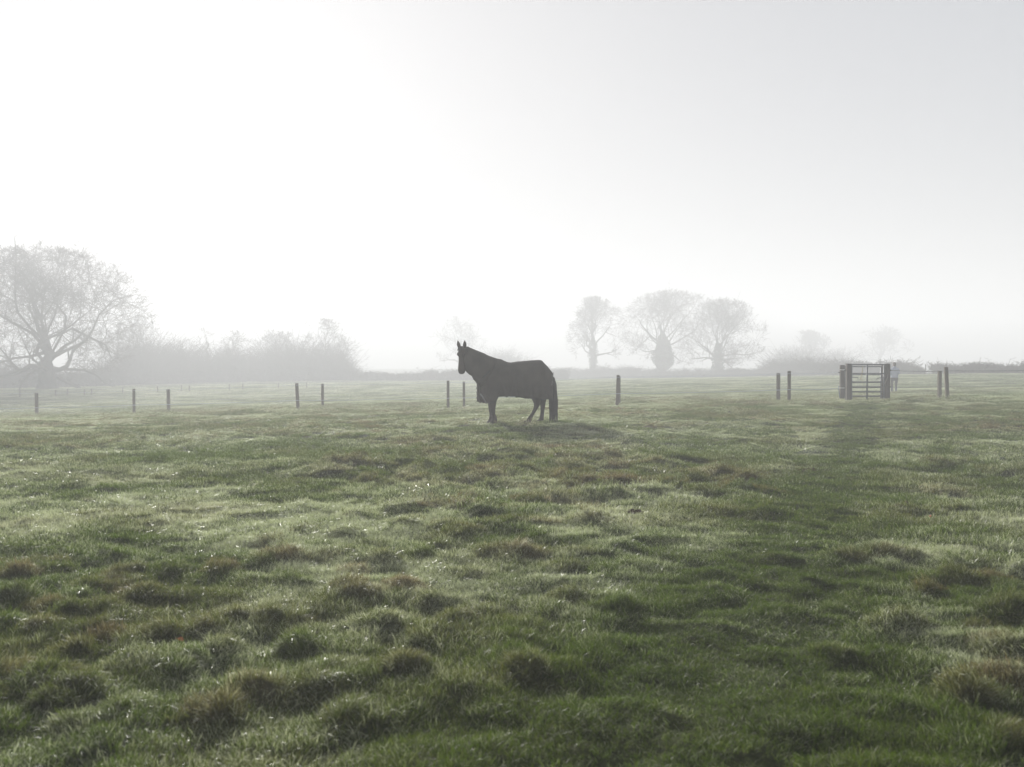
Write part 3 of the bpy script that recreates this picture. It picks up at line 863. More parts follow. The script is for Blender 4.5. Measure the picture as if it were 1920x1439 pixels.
# ------------------------------------------------------------------ fence posts, wires
def post_mesh(h, w, seed, mat):
    r = random.Random(seed)
    bm = bmesh.new()
    bmesh.ops.create_cube(bm, size=1)
    for v in bm.verts:
        v.co.x *= w; v.co.y *= w; v.co.z = (v.co.z + .5) * (h + .25) - .25
    bmesh.ops.bevel(bm, geom=[e for e in bm.edges], offset=.008, segments=1, affect='EDGES')
    for v in bm.verts:
        v.co.x += r.uniform(-.003, .003); v.co.y += r.uniform(-.003, .003)
    me = bpy.data.meshes.new('post'); bm.to_mesh(me); bm.free()
    me.materials.append(mat)
    return me
POSTS = [  # px, top, bottom, d, width px, lean px at the top, label
    (68, 737, 781, 45.5, 5.5, 0, 'lone grey fence post nearest the left edge, below the huge oak'),
    (250.5, 729.5, 777, 43.5, 5.3, 0, 'taller left post of the leftmost pair, below the thicket\'s left end'),
    (315.5, 730, 773, 46.5, 5.3, 0, 'shorter right post of the leftmost pair, below the thicket'),
    (558.5, 719, 770, 40.3, 5.3, -3, 'left-leaning post of the pair below the thicket\'s right end'),
    (604.5, 720, 766.5, 43.3, 4.8, 0, 'straight pale post of the pair below the thicket\'s right end'),
    (840, 714, 770, 37.3, 5.7, 0, 'nearer left post of the pair under the horse\'s muzzle'),
    (870, 716, 764.5, 40.5, 4.8, 0, 'farther right post of the pair under the horse\'s muzzle'),
    (1157, 703.5, 762, 35.6, 6, 2, 'front post of the overlapping pair right of the horse\'s tail'),
    (1161, 706, 758.5, 38.6, 5, 0, 'rear post almost hidden in the overlapping pair right of the horse\'s tail'),
    (1480, 696, 755, 34.2, 6.2, 0, 'taller right post of the pair left of the metal gate'),
    (1459.5, 700, 753.5, 37.2, 5.6, 0, 'shorter left post of the pair left of the metal gate'),
    (1777, 688.5, 751, 32.4, 6.6, -3, 'taller leaning post of the pair right of the walking person'),
    (1762, 695.5, 750, 35.2, 6.3, 0, 'shorter straight post of the pair right of the walking person')]
near_line, far_line = [], []
for n, (px, ty, by, d, wp, ln, lb) in enumerate(POSTS):
    x = WX(px, d)
    g = float(ground_z(np.array(x), np.array(d)))
    h = W(px, ty, d)[2] - g
    o = link('fence_post', post_mesh(h, wp / FPX * d * .92, n, M_post))
    o.location = (x, d, g)
    o.rotation_euler = (random.Random(n).uniform(-.02, .02), ln / FPX * d / h, random.Random(n + 5).uniform(-.5, .5))
    tag(o, lb, 'fence post', 'wooden fence posts across the field')
    (near_line if d in (45.5, 43.5, 40.3, 37.3, 35.6, 34.2, 32.4) else far_line).append((px, d))
def wire(name, label, pts, rad, mat, group='fence wires across the field'):
    P = []
    for a, b in zip(pts[:-1], pts[1:]):
        A, B = W(*a), W(*b)
        for t in np.linspace(0, 1, 9)[:-1]:
            p = A * (1 - t) + B * t; p[2] -= .10 * t * (1 - t); P.append(p)
    P.append(W(*pts[-1]))
    P = np.array(P); o = P[0].copy()
    m = MB(); m.tube(P - o, rad, 5)
    ob = m.build(name, mat); ob.location = o
    tag(ob, label, 'fence wire', group)
wire('fence_wire', 'pale upper tape strung from the left edge past the lone post', [(-120, 739, 47), (65.2, 737.5, 45.45), (250, 733, 43.45), (558, 722.5, 40.25), (840, 718, 37.25), (1157, 708, 35.5), (1480, 701, 34.1), (1572, 698.5, 36.4)], .0055, M_tape)
wire('fence_wire', 'pale lower tape crossing the posts left of the metal gate', [(-120, 768, 47), (65.2, 765, 45.4), (250, 760, 43.4), (558, 751, 40.2), (840, 747, 37.2), (1157, 738.5, 35.4), (1480, 731, 34.0), (1573, 728.2, 36.4)], .010, M_tape)
wire('fence_wire', 'dark upper wire running right from the metal gate', [(1669, 694.8, 33.95), (1775, 695.8, 32.3), (2050, 692.5, 30)], .008, M_wire)
wire('fence_wire', 'dark lower wire running right from the metal gate', [(1669, 725.8, 33.95), (1779, 725, 32.3), (2050, 723, 30)], .006, M_wire)

# ------------------------------------------------------------------ the two gates and their posts
def gate_post(label, x0, x1, ty, by, d, seed):
    px = (x0 + x1) / 2
    x = WX(px, d); g = float(ground_z(np.array(x), np.array(d)))
    h = W(px, ty, d)[2] - g
    root = empty('gate_post', (x, d, g), random.Random(seed).uniform(-.08, .08))
    o = link('post', post_mesh(h, (x1 - x0) / FPX * d * .95, seed, M_gatepost), None, root)
    tag(root, label, 'gate post', 'thick wooden gate posts')
    return root, h
def knob(parent, px, py, d, name='insulator', mat=None, r=.03):
    """a ringed insulator with its screw, on the side of a post"""
    loc = W(px, py, d) - np.array(parent.location)
    a = -parent.rotation_euler[2]
    loc = np.array([loc[0] * math.cos(a) - loc[1] * math.sin(a), loc[0] * math.sin(a) + loc[1] * math.cos(a), loc[2]])
    m = MB()
    m.tube([loc + np.array([-.05, 0, 0]), loc + np.array([.05, 0, 0])], [r * .35, r * .35], 8)
    m.tube([loc + np.array([-.025, 0, 0]), loc + np.array([-.01, 0, 0]), loc + np.array([.01, 0, 0]), loc + np.array([.025, 0, 0])], [r * .8, r, r, r * .8], 10)
    return m.build(name, mat or M_black, parent)
Z = lambda zx: 1540 + zx / 6.857
ZY = lambda zy: 650 + zy / 6.857
DN, DF = 34.0, 36.5
pl, _ = gate_post('thick left post of the nearer metal gate', Z(320), Z(382), ZY(220), ZY(710), DN, 41)
pr, _ = gate_post('thick right post of the nearer gate with a pale split', Z(816), Z(878), ZY(221), ZY(716), DN, 42)
fl, _ = gate_post('shorter outer post with white band left of the gates', Z(240), Z(296), ZY(239), ZY(697), DF, 43)
fr, _ = gate_post('far gate post partly hidden beside the thick right post', Z(778), Z(826), ZY(224), ZY(690), DF, 44)
knob(pr, Z(888), ZY(308), DN - .03); knob(pr, Z(890), ZY(520), DN - .03); knob(fl, Z(228), ZY(334), DF - .05); knob(pl, Z(308), ZY(306), DN - .02)
# white tape wraps on the outer post
for (a, b) in (((Z(230), ZY(534)), (Z(300), ZY(535))), ((Z(246), ZY(306)), (Z(302), ZY(296)))):
    m = MB()
    o = np.array(fl.location); an = -fl.rotation_euler[2]
    A, B = W(a[0], a[1], DF - .115) - o, W(b[0], b[1], DF - .115) - o
    m.box((A + B) / 2, (abs(B[0] - A[0]), .02, .035), [[math.cos(an), -math.sin(an), 0], [math.sin(an), math.cos(an), 0], [0, 0, 1]])
    m.build('tape_wrap', M_whitep, fl)
# pale weathered split on the right post
m = MB(); o = np.array(pr.location)
S = [(Z(858), ZY(350)), (Z(850), ZY(395)), (Z(835), ZY(435)), (Z(822), ZY(462)), (Z(815), ZY(490))]
m.tube([W(a, b, DN - .10) - o for a, b in S], [.006, .014, .016, .012, .006], 6)
m.build('split', noise_mat('split_wood', (.16, .14, .12), (.24, .21, .18), 9), pr)

def metal_gate(label, x0, x1, bars, d, ivert, seed, bottom_r=.035, hooks=None):
    xa, xb = WX(x0, d), WX(x1, d)
    g = float(ground_z(np.array((xa + xb) / 2), np.array(d)))
    root = empty('metal_gate', ((xa + xb) / 2, d, g))
    hw = (xb - xa) / 2
    zs = [W(x0, b, d)[2] - g for b in bars]
    for i, z in enumerate(zs):
        m = MB(); r = .022 if i not in (0, len(zs) - 1) else (.026 if i == 0 else bottom_r)
        m.tube([(-hw, 0, z), (hw, 0, z)], r, 10)
        m.build('bar', M_metal, root)
    for sx in (-1, 1):
        m = MB(); m.tube([(sx * (hw - .02), 0, zs[-1] - .02), (sx * (hw - .02), 0, zs[0] + .01)], .027, 10)
        m.build('stile', M_metal, root)
    if ivert:
        xv = WX(ivert, d) - (xa + xb) / 2
        m = MB(); m.box((xv, -.03, (zs[0] + zs[-1]) / 2), (.06, .02, zs[0] - zs[-1])); m.build('upright', M_metal, root, False)
    for sx, zz in ((-1, .25), (-1, .9)):
        m = MB(); m.tube([(sx * (hw + .05), .0, zz), (sx * (hw - .05), 0, zz)], .02, 8)
        m.build('hinge', M_metal, root)
    for pts in hooks or []:
        m = MB(); q = np.array([W(a, b, d - .06) for a, b in pts]) - np.array([(xa + xb) / 2, d, g])
        m.tube(q, .016, 8); m.build('latch_handle', M_metal, root)
    tag(root, label, 'gate', 'metal gates')
    return root
metal_gate('nearer galvanised gate of seven bars between the thick posts', Z(384), Z(814), [ZY(v) for v in (232, 347, 456, 520, 580, 637, 703)], DN, Z(586), 1, .045,
           [[(Z(386), ZY(397)), (Z(440), ZY(395)), (Z(462), ZY(397)), (Z(470), ZY(408)), (Z(470), ZY(426))],
            [(Z(806), ZY(405)), (Z(745), ZY(404)), (Z(722), ZY(410)), (Z(705), ZY(431))]])
metal_gate('farther galvanised gate seen through the nearer one', Z(298), Z(776), [ZY(v) for v in (259, 364, 463, 526, 586, 642, 690)], DF, None, 2, .03)
def rope(name, label, P, rad, mat, cat='rope'):
    P = np.array(P); o = P[-1].copy()
    m = MB(); m.tube(P - o, rad, 6)
    m.tube([P[-1] - o + np.array([0, 0, .03]), P[-1] - o, P[-1] - o + np.array([0, 0, -.05])], [rad * 1.2, rad * 2.2, rad * 1.0], 6)
    ob = m.build(name, mat); ob.location = o
    tag(ob, label, cat)
rope('rope', 'yellow rope end dangling from the gate\'s second bar', [W(Z(533), ZY(256), DF - .08), W(Z(531), ZY(300), DF - .1), W(Z(524), ZY(345), DF - .1), W(Z(514), ZY(375), DF - .1), W(Z(508), ZY(412), DF - .1)], .012, M_rope)
rope('rope', 'thin cord hanging down the middle of the gates', [W(Z(533), ZY(258), DF + .05), W(Z(532), ZY(420), DF + .05), W(Z(534), ZY(600), DF + .05), W(Z(533), ZY(690), DF + .05)], .006, M_rope)
rope('rope', 'slack blue rope hanging beside the outer gate post', [W(Z(222), ZY(505), DF), W(Z(224), ZY(560), DF), W(Z(231), ZY(620), DF), W(Z(240), ZY(665), DF), W(Z(252), ZY(694), DF)], .013, M_bluerope)

# ------------------------------------------------------------------ distant white rails, distant wire fence
d = 84
xa, xb = WX(1736, d), WX(1748, d)
g = float(ground_z(np.array((xa + xb) / 2), np.array(d)))
root = empty('rail_fence', ((xa + xb) / 2, d, g))
for py in (696, 699.5, 703, 706.5):
    m = MB(); m.box((0, 0, W(1740, py, d)[2] - g), (xb - xa, .05, .095)); m.build('rail', M_whitewood, root, False)
for sx in (-1, 1):
    m = MB(); m.box((sx * (xb - xa) / 2, .06, .4), (.07, .07, 1.1)); m.build('post', M_bark, root, False)
tag(root, 'tiny set of white rails filling the gap in the right hedge', 'fence')

root = None
pp = [(37, 742.5, 735.5, 80), (104, 740.5, 734.5, 82), (126, 739, 733, 83), (158, 738.5, 732.5, 84), (171, 738, 732, 84), (230, 735.5, 729, 87), (295, 732.5, 726.5, 90), (340, 730.5, 725, 92),
      (355, 730, 724.5, 92), (430, 727, 721, 95), (455, 726, 720, 96), (522, 724, 718.5, 98), (575, 722.5, 717, 100)]
P0 = W(37, 742.5, 80)
root = empty('wire_fence', (P0[0], 80, float(ground_z(np.array(P0[0]), np.array(80.)))))
tops = []
for i, (px, by, ty, d) in enumerate(pp):
    x = WX(px, d); g = float(ground_z(np.array(x), np.array(d)))
    h = .55 + .1 * random.Random(i).random()
    m = MB(); m.tube([(0, 0, -.2), (0, 0, h)], .06, 6)
    o = m.build('post', M_post, root); o.location = Vector((x, d, g)) - root.location
    tops.append(np.array([x, d, g + h - .05]) - np.array(root.location))
m = MB(); m.tube(tops, .012, 4); m.build('wire', M_wire, root)
tag(root, 'distant low wire fence in front of the thicket', 'fence')

# ------------------------------------------------------------------ molehills and fallen leaves
rs = np.random.default_rng(8)
for n, ((hx, hy, hr, hh), lb) in enumerate(zip(HILLS, ('dark crumbly molehill at the right, biggest of the three', 'flat reddish molehill left of the trodden way', 'small brown molehill in the middle of the field'))):
    bm = bmesh.new()
    bmesh.ops.create_icosphere(bm, subdivisions=4, radius=1)
    for v in bm.verts:
        q = v.co.copy()
        nz = float(fbm(np.array(q.x * 4 + n * 9), np.array(q.y * 4 + q.z * 3), 90 + n, 4))
        k = .35 + 1.25 * nz
        v.co = Vector((q.x * hr * k, q.y * hr * k, (max(q.z, -.3)) * hh * k * (1.25 - .35 * math.hypot(q.x, q.y))))
    me = bpy.data.meshes.new('molehill'); bm.to_mesh(me); bm.free()
    o = link('molehill', me, M_soil)
    o.location = (hx, hy, float(ground_z(np.array(hx), np.array(hy))))
    tag(o, lb, 'molehill', 'molehills in the meadow')
for (px, py, lb) in ((339, 1222, 'small orange leaf lying among the dark tussocks at lower left'), (1745, 984, 'tiny red leaf just right of the biggest molehill'), (1690, 1172, 'reddish leaf lying in the green grass at lower right')):
    g = ground_px(px, py)
    z = float(ground_z(np.array(g[0]), np.array(g[1])))
    m = MB()
    t = np.linspace(0, 1, 7); w_ = .012 * np.sin(np.pi * t) ** .8 + .001
    up, dn = np.stack([t * .04 - .02, w_, .008 * np.sin(3 * t) + .01], 1), np.stack([t * .04 - .02, -w_, .008 * np.sin(3 * t) + .008], 1)
    V_ = np.concatenate([up, dn]); f = [[i, i + 1, i + 8, i + 7] for i in range(6)]
    m.add(V_, None, f); m.add(V_ - np.array([0, 0, .001]), None, [x[::-1] for x in f])
    m.tube([(-.035, 0, .0), (-.019, 0, .01)], .0015, 5)
    o = m.build('fallen_leaf', M_leaf); o.location = (g[0], g[1], z + .045); o.rotation_euler = (.5, .3, px)
    tag(o, lb, 'leaf', 'fallen leaves in the grass')

# ------------------------------------------------------------------ voxel-joined bodies
def fuse(mbx, name, mat, parent, voxel=.014, smooth_it=6):
    me = mbx.mesh(name, mat)
    tmp = bpy.data.objects.new('fuse', me); COL.objects.link(tmp)
    md = tmp.modifiers.new('join', 'REMESH'); md.mode = 'VOXEL'; md.voxel_size = voxel; md.use_smooth_shade = True
    sm = tmp.modifiers.new('soft', 'SMOOTH'); sm.iterations = smooth_it; sm.factor = .5
    dg = bpy.context.evaluated_depsgraph_get()
    res = bpy.data.meshes.new_from_object(tmp.evaluated_get(dg))
    bpy.data.objects.remove(tmp)
    res.name = name
    if not res.materials: res.materials.append(mat)
    res.polygons.foreach_set('use_smooth', np.ones(len(res.polygons), dtype=bool))
    return link(name, res, None, parent)
def ell(c, u, a, v, b, n=20, sq=2.0):
    """ring: centre, axis u * a, axis v * b, superellipse power"""
    t = np.arange(n) * 2 * math.pi / n
    cu, sv = np.cos(t), np.sin(t)
    cu = np.sign(cu) * np.abs(cu) ** (2 / sq); sv = np.sign(sv) * np.abs(sv) ** (2 / sq)
    return np.asarray(c)[None] + np.outer(cu * a, u) + np.outer(sv * b, v)

# ------------------------------------------------------------------ the horse
HD, HYAW = 22.75, R(20)
HS = 7.38 * FPX / HD                     # zoomed pixels per metre at the horse
HP0 = W(925, 797, HD)
SX0 = 755.0
def hp(zx, zy, y=0.0):
    """horse frame: zoomed pixel of the side view -> (along, lateral, up); lateral + is the side away from the camera"""
    k = 1 + (zx - SX0) / 645 * .036
    gl = 1312 - (zx - SX0) * .05
    return np.array([(zx - SX0) / HS / math.cos(HYAW) * k, y, (gl - zy) / HS * k])
hg = float(ground_z(np.array(HP0[0]), np.array(HP0[1])))
horse = empty('horse', (HP0[0] - .02, HP0[1], hg), HYAW)
YL = np.array([0, 1.0, 0]); ZU = np.array([0, 0, 1.0]); XF = np.array([1.0, 0, 0])
B = MB()
# trunk
for_tr = [(585, 640, 800, .06), (610, 570, 870, .15), (660, 520, 900, .21), (730, 450, 920, .25), (800, 415, 930, .28), (880, 430, 930, .31), (980, 465, 925, .325), (1100, 455, 915, .33),
          (1220, 445, 900, .325), (1330, 436, 880, .31), (1400, 440, 880, .28), (1455, 490, 870, .24), (1500, 560, 850, .17), (1520, 620, 800, .08)]
B.loft([ell((hp(x, (t + b) / 2)), YL, w, ZU, (hp(x, t)[2] - hp(x, b)[2]) / 2, 24, 2.2) for x, t, b, w in for_tr])
# neck
nk = [((770, 410), (560, 760), .20), ((690, 378), (510, 690), .165), ((600, 330), (440, 615), .135), ((500, 290), (384, 555), .115), ((415, 258), (345, 482), .10), ((370, 250), (326, 430), .09)]
def neckring(t, b, w, grow=0.0, n=24):
    T, Bq = hp(*t), hp(*b)
    c = (T + Bq) / 2; a = (T - Bq) / 2
    return ell(c, YL, w + grow, unit(a), np.linalg.norm(a) + grow, n, 2.1)
B.loft([neckring(*q) for q in nk])
# head, turned towards the camera
HY = R(34)                                # extra turn of the head, on top of the body's own
poll = hp(328, 250)
hf = unit(np.array([-math.cos(HY), -math.sin(HY), -.06])); hl = np.array([-math.sin(HY), math.cos(HY), 0]); hd = unit(np.array([.04 * 1, 0, -1.0]) + hf * .04)
def headpt(t, f, l=0.0): return poll + hd * (t * .64) + hf * f + hl * l
hs_ = [(-.04, .02, .10, .07), (.05, .035, .16, .088), (.16, .045, .225, .102), (.28, .045, .255, .105), (.38, .045, .235, .09), (.5, .05, .20, .085), (.64, .058, .165, .083),
       (.78, .065, .16, .086), (.88, .068, .17, .094), (.96, .055, .145, .084), (1.005, .035, .10, .06), (1.03, .02, .05, .03)]
B.loft([ell(headpt(t, f - dp_ / 2 + .03), hl, w, hf, dp_ / 2, 20, 2.3) for t, f, dp_, w in hs_])
# lips and nostril swell, brow ridges
for l in (-1, 1):
    c = headpt(.84, .075, l * .03); B.loft([ell(c + hd * k, hl, .022 * q, hf, .018 * q, 10) for k, q in ((-.05, .3), (-.02, 1), (.02, 1), (.05, .3))])
    c = headpt(.25, .055, l * .082); B.loft([ell(c + hd * k, hl, .022 * q, hf, .03 * q, 10) for k, q in ((-.05, .2), (-.02, 1), (.02, 1), (.05, .2))])
# legs: (zx, zy, half width along, half width across)
def leg(st, y, dx=0.0):
    rings = []
    for (zx, zy, a, b) in st:
        rings.append(ell(hp(zx, zy, y) + np.array([dx, 0, 0]), XF, a, YL, b, 16, 2.1))
    B.loft(rings)
fore = [(775, 800, .13, .10), (770, 900, .115, .10), (765, 980, .098, .085), (762, 1040, .080, .072), (760, 1085, .072, .066), (762, 1125, .066, .06), (765, 1160, .055, .05), (768, 1205, .058, .052),
        (768, 1235, .070, .062), (764, 1262, .084, .075), (756, 1290, .092, .080), (754, 1312, .095, .082)]
def shifted(st, dz):
    return [(x + dz, y, a, b) for x, y, a, b in st]
leg([(x - 28 + (14 if y > 1200 else 0), y, a, b) for x, y, a, b in fore], -.14)
leg(shifted(fore, -2), .13)
hindA = [(1335, 760, .20, .13), (1330, 880, .17, .115), (1338, 960, .120, .09), (1345, 1010, .088, .07), (1338, 1050, .070, .06), (1318, 1095, .056, .05), (1290, 1145, .050, .046), (1262, 1190, .056, .05),
         (1243, 1225, .066, .058), (1230, 1255, .075, .066), (1222, 1288, .082, .070)]
hindB = [(1420, 760, .20, .13), (1440, 880, .16, .11), (1448, 950, .105, .085), (1450, 1000, .082, .07), (1452, 1050, .066, .058), (1450, 1100, .054, .05), (1445, 1150, .050, .046), (1438, 1200, .056, .05),
         (1434, 1230, .064, .056), (1429, 1255, .070, .062), (1425, 1280, .076, .066)]
leg(shifted(hindA, -16), -.15); leg(shifted(hindB, 10), .15)
body = fuse(B, 'body', M_coat, horse, .013, 5)
for (zx, zy, y, dx) in ((741, 1312, -.14, 0), (752, 1312, .13, 0), (1205, 1288, -.15, 0), (1434, 1280, .15, 0)):
    m = MB(); c = hp(zx, zy, y); c[2] = 0
    m.loft([ell(c + np.array([-.025, 0, -.02]), XF, .095, YL, .088, 16), ell(c + np.array([-.02, 0, .02]), XF, .093, YL, .085, 16), ell(c + np.array([-.005, 0, .075]), XF, .080, YL, .072, 16)])
    m.build('hoof', M_hoof, horse)
for l in (-1, 1):   # ears: cupped leaves
    m = MB()
    b0 = headpt(-.02, .0, l * .088); tip = b0 + np.array([0, 0, .165]) + hl * l * .022 + hf * .02
    rings = []
    for t, w in ((-.12, .040), (0.0, .045), (.2, .053), (.45, .050), (.7, .035), (.88, .017), (1.0, .004)):
        c = b0 * (1 - t) + tip * t
        a_ = np.arange(12) * 2 * math.pi / 12
        cup = np.where(np.cos(a_) > 0, .35, 1.0)
        rings.append(c + np.outer(np.sin(a_) * w, hl) + np.outer(np.cos(a_) * cup * w * .8, hf))
    m.loft(rings)
    m.build('ear', M_coat, horse)
    m = MB(); c = headpt(.27, .022, l * .094)
    a_ = [ell(c + ZU * .022 * math.sin(p_), hl, .014 * math.cos(p_) + .001, hf, .022 * math.cos(p_) + .001, 12) for p_ in np.linspace(-1.4, 1.4, 7)]
    m.loft(a_); m.build('eye', M_eye, horse)
    m = MB(); c = headpt(.87, .052, l * .045)
    m.loft([ell(c + hd * k, hl, .010 * q, hf, .012 * q, 8) for k, q in ((-.025, .2), (-.01, 1), (.012, 1), (.025, .2))]); m.build('nostril', M_eye, horse)
m = MB()
rf = np.random.default_rng(3)
for i in range(26):   # forelock
    l = rf.normal(0, .03); s0 = headpt(-.05, .0, l * .8)
    m.tube([s0, headpt(.03, .075, l), headpt(.10 + rf.random() * .05, .088, l * 1.2)], [.009, .009, .003], 4)
m.build('forelock', M_hair, horse)
# tail
m = MB()
tl = [(1525, 600, .03), (1552, 660, .050), (1562, 740, .064), (1566, 850, .075), (1570, 960, .084), (1574, 1060, .086), (1576, 1130, .076), (1578, 1190, .05), (1580, 1225, .02)]
m.loft([ell(hp(x, y, .0), XF, w, YL, w * .8, 14) for x, y, w in tl])
for i in range(150):
    a, q = rf.random() * 6.283, math.sqrt(rf.random()) * rf.choice([1.0, 1.0, 1.25])
    k = rf.integers(1, 3); endz = rf.uniform(1120, 1275)
    P = []
    for zy in np.linspace(tl[k][1], endz, 7):
        x = np.interp(zy, [t[1] for t in tl], [t[0] for t in tl]); w = np.interp(zy, [t[1] for t in tl[:7]] + [1300], [t[2] for t in tl[:7]] + [.10])
        P.append(hp(x, zy, 0) + np.array([math.cos(a) * q * w * 1.12, math.sin(a) * q * w * .9, 0]) + rf.normal(0, .006, 3))
    m.tube(P, np.linspace(.013, .004, 7), 4, cap=False)
m.build('tail', M_hair, horse)

# rug: cloth shell over back and flanks
def rug_prof(zx):
    tx = [572, 590, 620, 660, 700, 760, 800, 860, 900, 960, 1000, 1100, 1200, 1300, 1385, 1405, 1430, 1460, 1490, 1525]
    ty = [690, 640, 585, 530, 480, 420, 400, 412, 428, 452, 457, 441, 433, 424, 419, 423, 445, 480, 510, 560]
    wx_ = [572, 590, 620, 660, 700, 760, 860, 1000, 1300, 1400, 1460, 1500, 1525]
    ww = [.07, .14, .20, .245, .275, .305, .335, .35, .35, .33, .29, .25, .21]
    hx = [572, 590, 640, 690, 720, 760, 790, 800, 860, 900, 915, 925, 1000, 1060, 1130, 1200, 1250, 1400, 1485, 1525]
    hy = [1005, 1018, 1021, 1019, 1010, 975, 930, 915, 920, 926, 912, 900, 908, 925, 936, 944, 950, 956, 950, 930]
    return np.interp(zx, tx, ty), np.interp(zx, wx_, ww), np.interp(zx, hx, hy)
zxs = np.concatenate([[572, 580, 590, 604], np.linspace(620, 1525, 72)])
NA = 44
rings = []
for n, zx in enumerate(zxs):
    t, w, h = rug_prof(zx)
    zt, zm, zh = hp(zx, t)[2], hp(zx, 725)[2], hp(zx, h)[2]
    x0 = hp(zx, t)[0]
    ring = []
    for s in np.linspace(-1, 1, NA):
        a = abs(s); sg = 1 if s >= 0 else -1
        if a < .62:      # over the back
            th = a / .62 * math.pi / 2
            y = w * math.sin(th) ** .92; z = zm + (zt - zm) * math.cos(th) ** .85
        else:
            k = (a - .62) / .38
            y = w * (1.0 + .02 * math.sin(k * 3.1) - .07 * k * k); z = zm + (zh - zm) * k
        k = max(0, (a - .3) / .7)
        f1 = float(vnoise(np.array(zx * .016 + sg * 3), np.array(a * 3.2), 15)) - .5
        f2 = float(vnoise(np.array(zx * .045 + z * 3), np.array(a * 2.5 + sg), 16)) - .5
        y += sg * (f1 * .055 + f2 * .030) * k
        z += (float(vnoise(np.array(zx * .06), np.array(3.0 + sg), 17)) - .5) * .030 * max(0, k - .75) * 4 + (.006 * f2 if a < .3 else 0)
        ring.append((x0 + .012 * f2, y * sg if s >= 0 else -abs(y), z))
    for q in range(NA):
        if q < NA // 2 and ring[q][1] > 0: ring[q] = (ring[q][0], -ring[q][1], ring[q][2])
    rings.append(np.array(ring))
def sheet(rings, name, mat, parent, thick=.008):
    n, k = len(rings), len(rings[0])
    V_ = np.concatenate(rings)
    i_ = np.arange(n - 1)[:, None] * k; j_ = np.arange(k - 1)[None]
    f = np.stack([i_ + j_, i_ + j_ + 1, i_ + k + j_ + 1, i_ + k + j_], -1).reshape(-1, 4)
    m_ = MB(); m_.add(V_, None, f)
    o_ = m_.build(name, mat, parent)
    so = o_.modifiers.new('thick', 'SOLIDIFY'); so.thickness = thick; so.offset = 1
    return o_
rug = sheet(rings, 'rug', M_rug, horse)
# chest front of the rug: curtain closing the front edge
front = []
for zy in np.linspace(660, 1005, 14):
    ring = []
    for s in np.linspace(-1, 1, 13):
        c = hp(560 - 16 * (1 - s * s) ** .5 + 5 * math.sin(zy * .09 + s), zy, s * np.interp(zy, [660, 720, 1005], [.06, .085, .085]))
        ring.append(c)
    front.append(np.array(ring))
sheet(front, 'chest_flap', M_rug, rug)
# pale reflective strip across the near chest corner, binding along the hem
def on_rug(zx, frac, out=.014):
    """point on the near side of the rug: frac 0 at mid height, 1 at the hem"""
    i_ = int(np.argmin(np.abs(zxs - zx))); a = -(.62 + .38 * frac)
    s = np.linspace(-1, 1, NA); r_ = rings[i_]
    return np.array([np.interp(a, s, r_[:, 0]), np.interp(a, s, r_[:, 1]) - out, np.interp(a, s, r_[:, 2])])
m = MB()
st_pts = [on_rug(575, .60, .018), on_rug(590, .70, .022), on_rug(606, .82, .022), on_rug(622, .92, .02), on_rug(634, .985, .018)]
m.tube(st_pts, [.016, .02, .02, .02, .014], 6); m.build('reflective_strip', M_strip, rug)
for side in (0, NA - 1):
    m = MB(); m.tube(np.array([r_[side] for r_ in rings[2:]]) + np.array([0, 0, .004]), .011, 6); m.build('binding', M_rugtrim, rug)
# tail flap at the dock with a pale edge
fl_ = []
for zx, zy, w in ((1500, 525, .20), (1530, 560, .17), (1556, 590, .13), (1566, 640, .12), (1570, 690, .11)):
    fl_.append(np.array([hp(zx - 14 * abs(s) ** 2, zy + 26 * s * s, s * w) for s in np.linspace(-1, 1, 11)]))
sheet(fl_, 'tail_flap', M_rug, rug)
m = MB(); m.tube([hp(1562, 585, -.06), hp(1552, 610, -.10), hp(1540, 640, -.13)], [.008, .014, .010], 6); m.build('reflective_strip', M_strip, rug)
m = MB(); m.tube([hp(1512, 700, -.24), hp(1500, 760, -.27)], [.006, .009], 6); m.build('leg_strap', M_strip, rug)
# neck cover
def ncring(t, b, w, wob):
    r_ = neckring(t, b, w, .022, 28)
    ph = np.arange(28)
    return r_ + np.stack([np.zeros(28), .006 * np.sin(ph * 1.7 + wob), .004 * np.sin(ph * 2.3 + wob * 2)], 1)
nc = [((800, 408), (575, 800), .25), ((770, 400), (552, 752), .225), ((735, 388), (528, 715), .20), ((690, 372), (500, 690), .175), ((645, 348), (478, 640), .155), ((600, 326), (438, 617), .14), ((550, 308), (411, 592), .128),
      ((500, 288), (378, 555), .118), ((455, 270), (360, 516), .11), ((415, 252), (346, 476), .104), ((392, 246), (336, 446), .10)]
m = MB(); m.loft([ncring(t, b, w, i * 1.3) for i, (t, b, w) in enumerate(nc)], cap=False)
ncv = m.build('neck_cover', M_rug, horse)
so = ncv.modifiers.new('thick', 'SOLIDIFY'); so.thickness = .008; so.offset = 1
m = MB()     # overlap seam where the neck cover meets the rug
m.tube([p + np.array([0, -.012, 0]) for p in (hp(548, 700, -.10), hp(600, 650, -.215), hp(660, 585, -.24), hp(720, 520, -.215), hp(775, 450, -.13))], .012, 6); m.build('seam', M_rugtrim, ncv)
for (zx, zy) in ((598, 322), (668, 358), (712, 384)):
    m = MB(); m.box(hp(zx, zy + 2), (.055, .05, .022), [[.88, 0, .45], [0, 1, 0], [-.45, 0, .88]]); m.build('fastener', M_rugtrim, ncv)
m = MB(); m.tube(np.concatenate([neckring((392, 246), (336, 446), .10, .026, 24), neckring((392, 246), (336, 446), .10, .026, 24)[:1]]), .011, 6); m.build('binding', M_rugtrim, ncv)
tag(horse, 'dark horse in a full charcoal rug standing broadside, head turned', 'horse')

